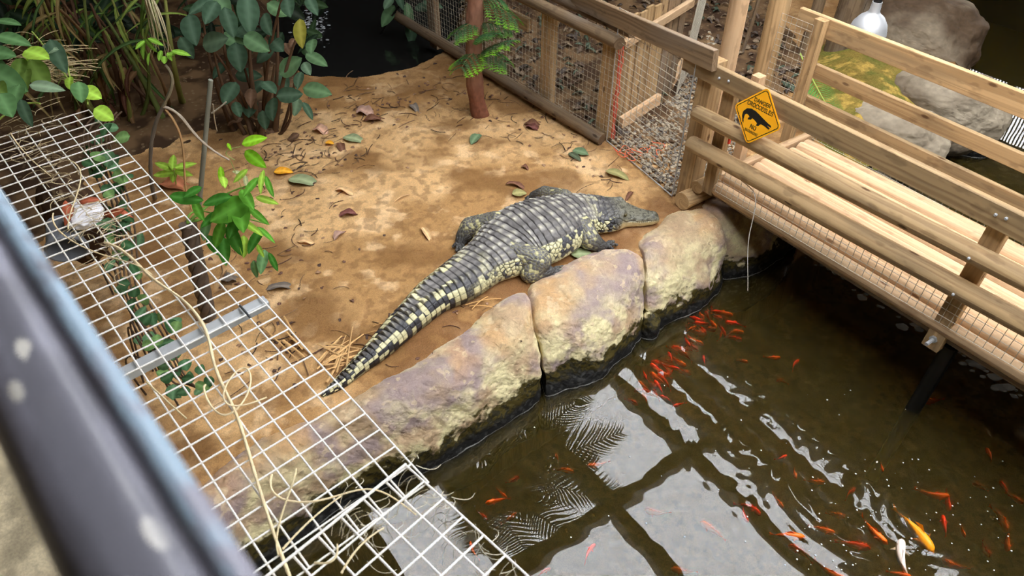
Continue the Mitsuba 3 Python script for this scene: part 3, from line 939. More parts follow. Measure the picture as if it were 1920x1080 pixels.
HD = .193
diam = shapely.Polygon([(HD, 0), (0, HD), (-HD, 0), (0, -HD)])
plate = diam.buffer(-.03).buffer(.03)
v, f = sign_poly(plate, -.002, .001)
part(sign, 'plate', (v, f), 'vc_matte', color=flat(S(250, 176, 24), len(v)))
b0 = diam.buffer(-.010).buffer(-.022).buffer(.022)
v, f = sign_poly(b0.difference(b0.buffer(-.0045)), .001, .002)
part(sign, 'border', (v, f), 'vc_matte', color=flat(S(40, 26, 12), len(v)), label='black border line')


def sign_text(txt, h, cx, cy, bold=True, width=None):
    m = meshkit.text_mesh(txt, h, .0012, bold)
    v = np.array(m.vertices)
    v[:, 0] -= (v[:, 0].min() + v[:, 0].max()) / 2
    if width:
        v[:, 0] *= width / (v[:, 0].max() - v[:, 0].min())
    w = sc + (v[:, :1] + cx) * SU + (v[:, 1:2] + cy) * SV + (v[:, 2:] + .0008) * SN
    m = trimesh.Trimesh(w, m.faces, process=False)
    if m.volume < 0:
        m.invert()
    part(sign, 'lettering', (np.array(m.vertices), np.array(m.faces)), 'vc_matte', color=flat(S(30, 18, 8), len(v)), label=f'black word {txt}')


sign_text('DANGER', .024, .002, .080, width=.128)
sign_text('CROCODILES', .027, .0, .043, width=.208)
sign_text('NO', .027, .002, -.088, width=.048)
sign_text('SWIMMING', .017, -.002, -.116, width=.106)
body = np.array([(-.105, .022), (-.07, .034), (-.02, .030), (.03, .016), (.07, .004), (.10, -.004), (.138, -.012), (.140, -.019), (.105, -.016), (.100, -.020), (.132, -.030), (.128, -.037), (.09, -.030), (.06, -.028),
                 (.045, -.034), (.036, -.050), (.020, -.052), (.024, -.036), (.0, -.026), (-.035, -.018), (-.043, -.034), (-.064, -.040), (-.066, -.032), (-.056, -.024), (-.07, -.012), (-.095, -.008), (-.108, -.024),
                 (-.106, -.05), (-.096, -.078), (-.108, -.062), (-.124, -.035), (-.126, -.005)])
v, f = sign_poly(shapely.Polygon(body * [.86, .92] + [0, -.004]).buffer(.002).buffer(0), .0008, .002)
part(sign, 'crocodile_emblem', (v, f), 'vc_matte', color=flat(S(30, 24, 16), len(v)), label='black crocodile silhouette')
for y in (.168, -.168):
    v, f, uv = tube([sg(0, y, .0005), sg(0, y, .004)], [.005, .004], 8)
    part(sign, 'screw', (v, f), 'vc_matte', True, color=flat(S(120, 84, 20), len(v)))

# red toggle, white cord
rc = thing('red_toggle', 'red plastic toggle hanging on the lower round rail', 'toggle')
p = at_wall(1368, 262, P0 - NR * .0, BR)
v, f, uv = bar(p + [0, 0, -.03], p + [0, 0, .025], .016, .022, NR3, .004)
part(rc, 'grip', (v, f), 'vc_gloss', color=flat(S(226, 58, 34), len(v)))
v, f, uv = bar(p + [0, 0, .022], p + [0, 0, .052], .030, .022, NR3, .004)
part(rc, 'head', (v, f), 'vc_gloss', color=flat(S(226, 58, 34), len(v)))
cord = curve([at_wall(1378, 312, P0 - NR * .02, BR), at_wall(1392, 340, P0 - NR * .06, BR), at_wall(1414, 362, P0 - NR * .08, BR), at_wall(1415, 395, P0 - NR * .08, BR), at_wall(1405, 440, P0 - NR * .08, BR), at_wall(1402, 500, P0 - NR * .08, BR), at_wall(1402, 545, P0 - NR * .08, BR)], 40)
v, f, uv = tube(cord, .0035, 6)
single('white_cord', 'white cord dangling from the footbridge mesh over the water', 'rope', (v, f), 'vc_matte', True, color=flat(S(226, 220, 210), len(v)))
# ---------------------------------------------------------------- fence, wire gate and what lies behind them
F0 = at(1130, 265, .05)[:2]; FD = unit((at(905, 130, .05)[:2] - F0)); FD3 = np.r_[FD, 0]
FN = np.array([FD[1], -FD[0]])          # away from the sand
if FN[0] < 0:
    FN = -FN


def fp(s, w, z):
    return np.r_[F0 + FD * s + FN * w, z]


fence = thing('pole_fence', 'low fence of round poles and wire mesh behind the sand', 'fence')
wood_part(fence, 'bottom_pole', log(fp(.01, 0, .065), fp(3.6, 0, .085), .056, seed=70, wob=.02), 'old_wood', True)
wood_part(fence, 'top_pole', log(fp(-.05, .03, .93), fp(3.6, .03, .95), .052, seed=71, wob=.02), 'old_wood', True)
wood_part(fence, 'top_pole', log(fp(-.02, .20, .97), fp(3.6, .24, 1.0), .050, seed=72, wob=.02), 'old_wood', True, label='darker second pole behind')
for s, bs in ((.095, 'wood'), (.885, 'wood'), (1.9, 'old_wood'), (2.85, 'old_wood')):
    wood_part(fence, 'post', bar(fp(s, .10, -.1), fp(s, .10, .92), .15, .07, np.r_[FN, 0]), bs)
wood_part(fence, 'cross_board', bar(fp(1.12, .06, .70), fp(3.0, .06, .70), .05, .12), 'wood')
gm, _, _ = grid_wire(fp(.0, .045, .02), FD3, [0, 0, 1], 70, 18, .05, .05, .0015, .0008, 11, sides=4)
part(fence, 'wire_mesh', gm, 'dull_wire', True)

G0, G1 = at(1137, 268)[:2], at(1259, 372)[:2]
GD = unit(G1 - G0); GL = float(np.linalg.norm(G1 - G0)); GD3 = np.r_[GD, 0]; GN3 = np.array([-GD[1], GD[0], 0])


def gp(s, z, w=0.0):
    return np.r_[G0 + GD * s, z] + GN3 * w


gate = thing('wire_gate', 'wire mesh gate panel between the pole fence and the gate post', 'gate')
gm, _, _ = grid_wire(gp(.005, .03), GD3, [0, 0, 1], 13, 23, GL / 13 - .001, .05, .0019, .001, 12)
part(gate, 'wire_mesh', gm, 'dull_wire', True)
for a, b in ((gp(0, .025), gp(GL, .025)), (gp(GL, .02), gp(GL, 1.18)), (gp(0, .02), gp(0, 1.18))):
    v, f, uv = tube([a, b], .0055, 8)
    part(gate, 'frame_rod', (v, f), 'galvanised', True)

tw = thing('orange_twine', 'frayed orange twine hanging down the edge of the wire gate', 'twine')
g = np.random.default_rng(3)
for i in range(6):
    n = 26
    z = np.linspace(.88, .06, n)
    p = np.array([gp(.035 + .012 * i * 0 + .012 * math.sin(z_ * 14 + i * 1.3) + .01 * math.sin(z_ * 31 + i), z_, .03 + .012 * math.cos(z_ * 17 + i * 2)) for z_ in z])
    v, f, uv = tube(p, .0042, 5)
    part(tw, 'strand', (v, f), 'vc_matte', True, color=flat(S(214, 118 - i * 6, 78), len(v)))
tl = MB()
for i in range(9):
    c = on_sand(1190 + g.normal(0, 16), 283 + g.normal(0, 7), .02)
    a = g.uniform(0, 6.3)
    p = curve([c, c + [.06 * math.cos(a), .06 * math.sin(a), .02], c + [.10 * math.cos(a + .8), .10 * math.sin(a + .8), .0], c + [.14 * math.cos(a + .3), .14 * math.sin(a + .3), .01]], 12)
    v, f, uv = tube(p, .004, 4)
    tl.add(v, f, uv, S(222, 110, 74))
gm, _, gc = tl.get()
single('tangled_twine', 'tangle of orange twine lying on the gravel behind the gate', 'twine', gm, 'vc_matte', True, color=gc)

# palisade of boards behind the gate
Q0, Q1 = at(1150, 240)[:2], at(1268, 165)[:2]
QD = unit(Q1 - Q0); QL = float(np.linalg.norm(Q1 - Q0)); QN = np.array([-QD[1], QD[0]])


def qp(s, w, z):
    return np.r_[Q0 + QD * s + QN * w, z]


pal = thing('board_screen', 'screen of upright timber boards seen through the wire gate', 'screen')
for i in range(9):
    s = .05 + i * .112
    bs = 'wood' if i < 6 else 'old_wood'
    wood_part(pal, 'board', bar(qp(s, 0, -.05), qp(s, .01 * (i % 2), .98 + .02 * math.sin(i * 3)), .100, .024, np.r_[QN, 0]), bs)
wood_part(pal, 'top_rail', bar(qp(-.05, -.04, .80), qp(1.02, -.04, .86), .05, .07), 'pale_wood')
wood_part(pal, 'base_plank', bar(qp(-.02, -.08, .07), qp(.60, -.08, .07), .05, .14), 'pale_wood')
lp = thing('wire_panel', 'spare wire mesh panel with rounded corners leaning behind the board screen', 'wire panel')  # a loose wire panel leaning behind the boards
pa, pb = at(1266, 185, 0), at(1296, 128, 0)
ud = unit(pb - pa); up_ = unit(np.array([.10, .12, 1.0]))
gm, _, _ = grid_wire(pa, ud, up_, 16, 26, .034, .045, .0022, .0005, 14, sides=4)
part(lp, 'wire_mesh', gm, 'dull_wire', True)
fr = [pa, pa + up_ * 1.12, pa + up_ * 1.17 + ud * .05, pa + up_ * 1.17 + ud * .50, pa + up_ * 1.12 + ud * .55, pa + ud * .55]
v, f, uv = tube(fr, .006, 8)
part(lp, 'frame', (v, f), 'dull_wire', True)
key = thing('leaning_plank', 'pale weathered plank leaning by the wire panel behind the gate', 'plank')
wood_part(key, 'board', bar(at(1256, 160, .06), at(1296, 92, .30), .07, .05), 'pale_wood')
key = thing('thin_stake', 'thin grey stake standing in the leaf litter behind the bridge corner', 'stake')
wood_part(key, 'stick', log(on_sand(1386, 112, -.05), on_sand(1386, 112) + [.10, .05, 1.0], .020, seed=90), 'old_wood', True)

# dark soil, gravel, leaf litter
soil_poly = shapely.Polygon([tuple(fp(-.1, .05, 0)[:2]), tuple(gp(GL * .5, 0, .9)[:2]), tuple(bp(-.5, .6, 0)[:2]), tuple(bp(-.45, 1.6, 0)[:2]), (3.1, 7.0), (3.4, 9.6), (-2.0, 11.5), tuple(fp(4.4, .02, 0)[:2])])
sx, sy = np.meshgrid(np.arange(-3, 3.6, .06), np.arange(4.6, 11.6, .06), indexing='ij')
ok = shapely.contains_xy(soil_poly, sx.ravel(), sy.ravel()).reshape(sx.shape)
sz = sand_height(sx, sy) + .012 + .05 * (meshkit.fbm(np.stack([sx, sy, sx * 0], -1) * 3, 3, 40) - .4)
idx = np.arange(sx.size).reshape(sx.shape)
cellok = ok[:-1, :-1] & ok[1:, :-1] & ok[1:, 1:] & ok[:-1, 1:]
q = np.stack([idx[:-1, :-1], idx[1:, :-1], idx[1:, 1:], idx[:-1, 1:]], -1)[cellok]
struct('ground_soil', (np.stack([sx, sy, sz], -1).reshape(-1, 3), q), 'earth', True, label='dark soil with litter behind the pole fence')


def scatter_stones(name, label, poly, n, seed, r0, r1, cols, lift=.0, density=None):
    g = np.random.default_rng(seed)
    ico = trimesh.creation.icosphere(1); bv, bf = np.array(ico.vertices), np.array(ico.faces)
    minx, miny, maxx, maxy = poly.bounds
    P = g.uniform((minx, miny), (maxx, maxy), (n * 6, 2))
    P = P[shapely.contains_xy(poly, P[:, 0], P[:, 1])][:n]
    mb = MB()
    Zs = sand_height(P[:, 0], P[:, 1])
    for (x, y), z in zip(P, Zs):
        r = g.uniform(r0, r1)
        a = g.uniform(0, 6.3)
        sc_ = r * g.uniform((.8, .6, .4), (1.3, 1.0, .8))
        v = bv * sc_ * (1 + g.normal(0, .09, (len(bv), 1)))
        v = v @ np.array([[math.cos(a), math.sin(a), 0], [-math.sin(a), math.cos(a), 0], [0, 0, 1]])
        mb.add(v + [x, y, z + lift + r * .25], bf, None, np.array(cols[g.integers(len(cols))]) * g.uniform(.75, 1.2))
    gm, _, gc = mb.get()
    return single(name, label, 'gravel', gm, 'vc_matte', 25 and True, color=np.clip(gc, 0, 1), kind='stuff')


grav = shapely.Polygon([tuple(gp(.02, 0, .02)[:2]), tuple(gp(GL, 0, .02)[:2]), tuple(bp(.0, .35, 0)[:2]), tuple(bp(-.3, 1.2, 0)[:2]), tuple(at(1330, 60)[:2]), tuple(qp(.95, -.1, 0)[:2]), tuple(qp(.0, -.12, 0)[:2])])
scatter_stones('gravel', 'loose grey and buff gravel behind the wire gate', grav, 3600, 31, .007, .021, [S(126, 116, 102), S(148, 136, 116), S(100, 93, 86), S(172, 160, 138), S(136, 108, 76)], .012)

# rocks and moss on the far bank
def brown_rock_color(p, n, uv):
    a = fbm(p.x * 1.8, p.y * 1.8, p.z * 1.8, 4)
    d = fbm(p.x * 25, p.y * 25, p.z * 25, 3)
    return mix(S(86, 68, 50), S(132, 118, 98), smoothstep(.45, .65, a)) * (.7 + .6 * d)


scene['brown_rock'] = {'type': 'twosided', 'bsdf': {'type': 'bumpmap', 'tex': proc(rock_bump, 2e-3), 'scale': 1.0, 'bsdf': principled(.7, proc(brown_rock_color), specular=.3)}}


def boulder(center, rad, seed, sub=5, flatten=0, rot=0.0):
    m = trimesh.creation.icosphere(sub); q = np.array(m.vertices)
    d = 1 + .34 * (meshkit.fbm(q * 1.3 + 7, 3, seed) - .5) + .12 * (meshkit.fbm(q * 4, 3, seed + 1) - .5) + .035 * (meshkit.fbm(q * 12, 3, seed + 2) - .5)
    q = np.sign(q) * np.abs(q) ** .9 * d[:, None] * rad
    c, s = math.cos(rot), math.sin(rot)
    q = q @ np.array([[c, s, 0], [-s, c, 0], [0, 0, 1]])
    m.vertices = q + center
    return m


for lab, px, py, z, rad, rot, mat in (
        ('big brown domed boulder behind the heat lamp, dark water beyond', 1700, 75, -.1, (.78, .64, .55), -.7, 'brown_rock'),
        ('grey boulder between the far rails of the footbridge', 1765, 210, -.12, (.56, .40, .38), -.5, 'grey_rock'),
        ('lavender grey boulder just behind the far kick board', 1668, 268, -.12, (.46, .34, .33), -.6, 'grey_rock'),
        ('pale grey boulder showing through the far wire mesh beneath the rail', 1590, 290, -.22, (.42, .30, .30), -.5, 'grey_rock'),
        ('dark wet stone at the waterline below the grey boulder', 1800, 270, -.42, (.30, .2, .16), -.3, 'rock')):
    single('boulder', lab, 'boulder', boulder(at(px, py, z), np.array(rad), hash(lab) % 1 + len(lab), rot=rot), mat, True)


def moss_color(p, n, uv):
    a = fbm(p.x * 6, p.y * 6, 0.0, 4)
    c = mix(S(122, 104, 50), S(98, 96, 44), smoothstep(.3, .7, a))
    return mix(c, S(182, 150, 76), smoothstep(.50, .78, fbm(p.x * 9 + 4, p.y * 9, 2.0, 4)) * .8) * (.8 + .4 * noise(p.x * 90, p.y * 90))


scene['moss'] = {'type': 'twosided', 'bsdf': principled(.9, proc(moss_color), specular=.1)}
mp = shapely.Polygon([tuple(at(*p)[:2]) for p in [(1500, 235), (1500, 120), (1560, 60), (1660, 90), (1760, 150), (1750, 240), (1650, 330), (1560, 300)]])
sx, sy = np.meshgrid(np.arange(1.8, 5.2, .05), np.arange(4.8, 9.2, .05), indexing='ij')
ok = shapely.contains_xy(mp, sx.ravel(), sy.ravel()).reshape(sx.shape)
dd = shapely.distance(shapely.points(sx.ravel(), sy.ravel()), mp.exterior).reshape(sx.shape)
sz = sand_height(sx, sy) - .01 + .16 * np.clip(dd / .5, 0, 1) + .05 * (meshkit.fbm(np.stack([sx, sy, sx * 0], -1) * 5, 3, 44) - .4)
idx = np.arange(sx.size).reshape(sx.shape)
q = np.stack([idx[:-1, :-1], idx[1:, :-1], idx[1:, 1:], idx[:-1, 1:]], -1)[ok[:-1, :-1] & ok[1:, :-1] & ok[1:, 1:] & ok[:-1, 1:]]
struct('ground_moss', (np.stack([sx, sy, sz], -1).reshape(-1, 3), q), 'moss', True, label='yellow green mossy bank behind the footbridge')

# heat lamp on its chain
lamp = thing('heat_lamp', 'round aluminium heat lamp hanging on a chain over the far bank', 'lamp')
lc = at(1624, 66, .62)
prof = [(.0, .30), (.035, .30), (.038, .22), (.05, .20), (.085, .17), (.12, .11), (.135, .04), (.138, .0), (.130, .0), (.125, .04), (.11, .10), (.07, .155), (.0, .17)]
m = trimesh.creation.revolve(np.array(prof) * [1.22, 1], sections=40); m.apply_translation(lc)
scene['aluminium'] = {'type': 'twosided', 'bsdf': principled(.45, S(214, 216, 218), metallic=.5)}
part(lamp, 'reflector', m, 'aluminium', 35)
v, f, uv = tube([lc + [0, 0, .295], lc + [0, 0, .35], lc + [0, 0, .39]], [.036, .032, .014], 16)
part(lamp, 'holder', (v, f), 'vc_gloss', True, color=flat(S(34, 34, 34), len(v)), label='black lamp holder')
ch = MB()
for i in range(34):
    c = lc + [0, 0, .40 + i * .032]
    a = np.linspace(0, 2 * np.pi, 9)
    ring = np.stack([.009 * np.cos(a) * (i % 2), .009 * np.cos(a) * ((i + 1) % 2), .020 * np.sin(a)], 1) + c
    v, f, uv = tube(ring, .0032, 4, False)
    ch.add(v, f, None, S(170, 170, 172))
gm, _, gc = ch.get()
part(lamp + '__holder', 'chain', gm, 'vc_gloss', True, color=gc)

# dark posts of the building behind the lamp
for px, py, r in ((1500, 60, .06), (1560, 58, .13)):
    key = thing('background_post', 'weathered grey post behind the far top rail' if r < .1 else 'thick dark timber post behind the heat lamp', 'post')
    b = on_sand(px, py + 60, -.1)
    wood_part(key, 'timber', log(b, b + [.05, .02, 2.6], r, seed=95), 'old_wood', True)

# the dark back pool
pm = shapely.Polygon([(-3.3, 12), (-3.3, 6.6), (-.4, 6.6), (-.4, 12)])
xs_, ys_ = np.meshgrid(np.arange(-3.3, -.4, .05), np.arange(6.6, 12, .05), indexing='ij')
zs_ = -.16 + .012 * (meshkit.fbm(np.stack([xs_, ys_, xs_ * 0], -1) * 6, 3, 50) - .5)
idx = np.arange(xs_.size).reshape(xs_.shape)
q = np.stack([idx[:-1, :-1], idx[1:, :-1], idx[1:, 1:], idx[:-1, 1:]], -1).reshape(-1, 4)
scene['dark_water'] = {'type': 'twosided', 'bsdf': principled(.06, S(26, 26, 25), specular=.5)}
struct('back_pool', (np.stack([xs_, ys_, zs_], -1).reshape(-1, 3), q), 'dark_water', True, label='dark water of the pool behind the sand')
g = np.random.default_rng(9)
ico = trimesh.creation.icosphere(1)
mb = MB()
for i in range(160):
    c = at(585 + g.normal(0, 14), 42 + g.normal(0, 18), -.14)
    r = g.uniform(.006, .022)
    mb.add(np.array(ico.vertices) * r * [1.2, .8, .35] + c, ico.faces, None, np.array(S(206, 212, 216)) * g.uniform(.5, 1))
gm, _, gc = mb.get()
single('splash_foam', 'white foam of splashing water in the dark pool behind the rubber plant', 'foam', gm, 'vc_gloss', True, color=gc, kind='stuff')
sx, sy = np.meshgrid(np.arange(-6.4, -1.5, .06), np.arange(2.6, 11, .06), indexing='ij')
bed = shapely.Polygon([tuple(at(*p)[:2]) for p in [(-300, 120), (-300, 520), (-60, 520), (80, 470), (170, 430), (210, 330), (250, 310), (320, 300), (400, 262), (480, 258), (560, 215), (590, 150), (560, 60), (540, -60), (-200, -60)]])  # left part is dark ground standing in for deep shade under the platform
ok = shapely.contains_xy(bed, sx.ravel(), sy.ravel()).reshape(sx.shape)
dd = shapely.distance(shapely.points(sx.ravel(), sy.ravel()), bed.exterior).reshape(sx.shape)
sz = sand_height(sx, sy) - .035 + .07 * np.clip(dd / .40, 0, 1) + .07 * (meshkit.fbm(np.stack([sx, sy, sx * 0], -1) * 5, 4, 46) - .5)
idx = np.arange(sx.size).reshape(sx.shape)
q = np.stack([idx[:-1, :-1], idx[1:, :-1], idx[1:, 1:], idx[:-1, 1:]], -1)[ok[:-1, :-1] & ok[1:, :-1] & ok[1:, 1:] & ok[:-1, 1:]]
struct('ground_bed_and_shade', (np.stack([sx, sy, sz], -1).reshape(-1, 3), q), 'earth', True, label='dark soil of the planted bed at upper left, partly standing in for shade under the wire platform')
# ---------------------------------------------------------------- the wire platform and the handrail in front
ZM = 1.48
ML = unit(np.array([math.cos(math.radians(-48.5)), math.sin(math.radians(-48.5)), 0]))   # towards the camera
MC = np.array([math.sin(math.radians(-48.5)), -math.cos(math.radians(-48.5)), 0])         # towards the walkway
e0 = at(254.2, 301.7, ZM)
CL, CC_ = .0801, .0747
plat = thing('wire_platform', 'long white welded wire mesh platform over the sand at left', 'wire mesh')
gm, _, _ = grid_wire(e0 - ML * CL * 8, ML, MC, 36, 8, CL, CC_, .0030, .0007, 21, sides=6)
part(plat, 'wire_mesh', gm, 'wire_metal', True)
pl2 = thing('wire_platform', 'second white wire mesh panel lapped over the first above the pond', 'wire mesh')
a2 = math.radians(-43.5)
ML2 = np.array([math.cos(a2), math.sin(a2), 0]); MC2 = np.array([math.sin(a2), -math.cos(a2), 0])
e2 = at(762, 872, ZM + .012)
gm, _, _ = grid_wire(e2, ML2, MC2, 12, 8, .078, .0747, .0034, .0008, 22, sides=6)
part(pl2, 'wire_mesh', gm, 'wire_metal', True)
# first panel's folded-down end is a second bar below
v, f, uv = tube([e2 + [0, 0, .006], e2 + MC2 * .6 + [0, 0, .006]], .0042, 8)
part(pl2, 'edge_rod', (v, f), 'wire_metal', True)
br_ = thing('support_arm', 'grey square steel arm carrying the wire platform', 'support arm')
A0, A1 = at(500, 566, ZM - .03), at(250, 694, ZM - .03)
d = unit(A1 - A0)
v, f, uv = bar(A0, A0 + d * .95, .046, .036, (0, 0, 1), .004)
part(br_, 'tube', (v, f), 'galvanised')
tie = at(462, 588, ZM)
v, f, uv = tube([tie + [0, 0, .004] - ML * .05, tie + [0, 0, .006], tie + ML * .03 + [0, 0, .002]], .004, 6)
part(br_, 'cable_tie', (v, f), 'vc_matte', True, color=flat(S(60, 64, 66), len(v)), label='dark cable tie')

rail = thing('handrail', 'blurred blue grey painted handrail across the lower left corner', 'handrail')
R0, R1 = np.array([-.388, .448, 2.9]), np.array([-.11, .145, 2.9])
rd = unit(R1 - R0); rn = np.array([rd[1], -rd[0], 0])
if rn[0] > 0:
    rn = -rn                                  # towards the walkway
# profile across the rail (0 at the sand side): lip, groove, broad crowned face, rolled edge
prof = np.array([(.002, -.045), (.0, -.012), (.0025, -.003), (.008, .0), (.013, -.001), (.016, -.0055), (.021, -.006), (.025, -.0015), (.034, .001), (.046, .0005), (.056, -.003), (.064, -.010), (.069, -.020), (.070, -.035), (.066, -.050), (.035, -.056), (.010, -.052)])
k = np.r_[0, np.cumsum(np.linalg.norm(np.diff(np.vstack([prof, prof[:1]]), axis=0), axis=1))]
pp = PchipInterpolator(k, np.vstack([prof, prof[:1]]))(np.linspace(0, k[-1], 73))
n = 90
Pr = R0 - rd * 1.2 + rd * np.linspace(0, 2.2, n)[:, None]
V = Pr[:, None] + rn * pp[None, :, :1] + np.array([0, 0, 1.0]) * pp[None, :, 1:]
uv = np.stack(np.broadcast_arrays(np.linspace(0, 2.2, n)[:, None], (.07 - pp[:, 0])[None]), -1).reshape(-1, 2)
m_ = pp.shape[0]
i, j = np.meshgrid(np.arange(n - 1), np.arange(m_ - 1), indexing='ij')
q = np.stack([i * m_ + j, i * m_ + j + 1, (i + 1) * m_ + j + 1, (i + 1) * m_ + j], -1).reshape(-1, 4)
f = np.vstack([q[:, [0, 1, 2]], q[:, [0, 2, 3]]])
if np.cross(V.reshape(-1, 3)[f[0][1]] - V.reshape(-1, 3)[f[0][0]], V.reshape(-1, 3)[f[0][2]] - V.reshape(-1, 3)[f[0][0]]) @ (V.reshape(-1, 3)[f[0][0]] - (Pr[0] + rn * .035 - [0, 0, .025])) < 0:
    f = f[:, ::-1]
part(rail, 'bar', (V.reshape(-1, 3), f), 'rail_paint', True, uv=uv)
for s in (-.6, .9):
    c = R0 + rd * s + rn * .035
    v, f, uv = tube([c + [0, 0, -.05], c + [0, 0, -1.35]], .024, 14)
    part(rail, 'baluster_post', (v, f), 'rail_paint', True, uv=uv)

# walkway the photographer stands on
wk0 = R0 + rn * .02
poly = [wk0 - rd * 3.0, wk0 + rd * 1.6, wk0 + rd * 1.6 + rn * 2.2, wk0 - rd * 3.0 + rn * 2.2]
zt = 1.55
v = np.array([[p[0], p[1], z] for z in (zt - .12, zt) for p in poly])
m = trimesh.convex.convex_hull(v)
struct('floor_walkway', m, 'concrete', label='sandy concrete walkway behind the handrail')
# ---------------------------------------------------------------- plants
IR, ID, IN = np.array([1.0, 0, 0]), np.array([0, -_s, -_c]), -np.array([0, _c, -_s])   # right, down, and towards the viewer's side of the room


def leaf_geo(c, d, nrm, L, W, tone, rib=None, curl=.12, fold=.10, nose=.80, wave=0.0, seed=0, n=10, tipw=None):
    """A leaf blade centred at c, lying along d, facing nrm."""
    d = unit(d); s = unit(np.cross(nrm, d)); nn_ = np.cross(d, s)
    u = np.linspace(0, 1, n)
    w = np.sin(np.pi * u ** nose) ** .70
    w[0], w[-1] = .03, .0
    cols = np.array([-1, -.5, 0, .5, 1.0])
    V, C = [], []
    tone = np.asarray(tone, float)
    rib = tone * 1.6 + .03 if rib is None else np.asarray(rib, float)
    g = np.random.default_rng(seed)
    ph = g.uniform(0, 6)
    for row, (a, ww) in enumerate(zip(u, w)):
        bend = -curl * L * (a - .35) ** 2 * 1.6
        for cc_ in cols:
            y = cc_ * ww * W / 2
            z = bend + fold * abs(y) + wave * W * math.sin(a * 11 + ph + cc_ * 2)
            V.append(c + d * (a - .5) * L + s * y + nn_ * z)
            if cc_ == 0:
                C.append(rib)
            else:
                C.append(tone * (.90 + .16 * g.random() + .22 * (row % 2) * (abs(cc_) < .9)))
    V, C = np.array(V), np.clip(np.array(C), 0.003, .95)
    i, j = np.meshgrid(np.arange(n - 1), np.arange(4), indexing='ij')
    q = np.stack([i * 5 + j, i * 5 + j + 1, (i + 1) * 5 + j + 1, (i + 1) * 5 + j], -1).reshape(-1, 4)
    return V, np.vstack([q[:, [0, 1, 2]], q[:, [0, 2, 3]]]), C


def px_leaf(px, py, ang, Lp, Wp, tone, depth=None, y=None, z=None, tilt=.35, seed=0, **kw):
    """A leaf seen at a pixel, on the upright plane y or the level z; its size follows from its distance."""
    c = at_wall(px, py, (0, y), np.array([1.0, 0])) if y is not None else at(px, py, z)
    k = np.linalg.norm(c - [0, 0, CAM_H]) / math.hypot(FOC, math.hypot(px - 960, py - 540))
    a = math.radians(ang)
    g = np.random.default_rng(int(seed) + 1000)
    nrm = unit(IN + g.normal(0, tilt, 3) + [0, 0, .35])
    d = IR * math.cos(a) + ID * math.sin(a)
    d = unit(d - nrm * (d @ nrm))
    return leaf_geo(c, d, nrm, Lp * k, Wp * k, tone, seed=seed, **kw)


def leaf_part(plant, geo, label=None, name='leaf', bsdf='vc_leaf'):
    v, f, c = geo
    return part(plant, name, (v, f), bsdf, True, color=c, label=label)


def stem_part(plant, ctrl, r0, r1, col, name='stem', n=16, sides=7, label=None, bumps=0.0, seed=0):
    p = curve(ctrl, n)
    r = np.linspace(r0, r1, n)
    if bumps:
        r = r * (1 + bumps * (np.random.default_rng(seed).random(n) - .3))
    v, f, uv = tube(p, r, sides)
    cc_ = flat(col, len(v)) * (.75 + .5 * meshkit.noise(v * 45, 3))[:, None]
    return part(plant, name, (v, f), 'vc_matte', True, color=cc_, label=label)


DARKL, MIDL, BRIGHT, LIME = S(74, 100, 78), S(98, 132, 92), S(126, 172, 62), S(158, 198, 74)
SAGE = S(112, 140, 112)

# rubber plant left of the pool
base = on_sand(500, 250)
YB = base[1]
rp = thing('rubber_plant', 'rubber plant with dark oval leaves at the edge of the sand, many bare stems', 'plant')
for i, (bx, tx, ty, mx) in enumerate(((470, 372, 60, 440), (482, 415, 20, 430), (490, 470, 10, 470), (498, 448, 90, 470), (510, 520, 0, 520), (516, 556, 70, 530), (520, 545, 190, 545), (475, 430, 150, 452), (505, 490, 80, 500), (528, 560, 110, 548), (462, 400, 90, 420), (486, 515, 120, 505), (494, 540, -40, 505), (440, 380, 30, 400))):
    b = on_sand(bx, 244 + (i % 4) * 6, -.03)
    mth = at_wall(mx, (ty + 245) / 2, (0, YB + .05 * (i % 5 - 2)), np.array([1.0, 0]))
    tp = at_wall(tx, ty, (0, YB + .08 * (i % 5 - 2)), np.array([1.0, 0]))
    stem_part(rp, [b, mth, tp], .017 + .006 * (i % 3), .008, S(96, 74, 56) if i % 3 else S(84, 60, 42), seed=i)
RL = [(359, 54, 70, 60, 35, 0), (466, 26, 85, 62, 37, 0), (415, 9, 60, 52, 34, 1), (402, 78, -10, 50, 34, 2), (435, 74, 20, 42, 26, 1), (480, 80, 32, 52, 32, 1), (446, 107, 80, 46, 33, 0), (465, 141, 5, 46, 24, 0),
      (430, 174, 110, 42, 34, 0), (467, 200, 88, 42, 29, 0), (510, 204, 75, 42, 30, 0), (544, 124, -30, 46, 32, 1), (593, 111, 35, 44, 22, 1), (543, 178, -8, 40, 27, 0), (594, 170, 14, 48, 28, 1), (563, 62, 82, 48, 26, 3),
      (584, 86, 80, 34, 22, 1), (520, 18, 30, 34, 24, 1), (505, 163, 50, 32, 24, 0), (496, 102, 150, 40, 26, 0), (430, 42, 70, 46, 28, 0), (578, 208, 40, 30, 16, 0), (530, 150, 60, 34, 24, 0), (395, 22, 110, 48, 28, 0),
      (375, 12, 140, 44, 28, 0), (500, 45, 60, 44, 26, 0), (540, 12, 70, 44, 26, 0), (555, 200, 100, 30, 20, 2), (445, 205, 70, 26, 18, 0), (412, 130, 120, 36, 24, 0), (520, 85, 45, 40, 26, 0), (585, 10, 60, 44, 20, 0), (480, 165, 120, 36, 24, 0),
      (495, 225, 80, 30, 20, 0), (455, 60, 40, 40, 26, 0), (560, 150, 95, 30, 20, 0), (575, 128, 60, 26, 18, 2), (350, 90, 60, 36, 24, 0)]
tones = [DARKL, MIDL, SAGE, S(148, 144, 60)]
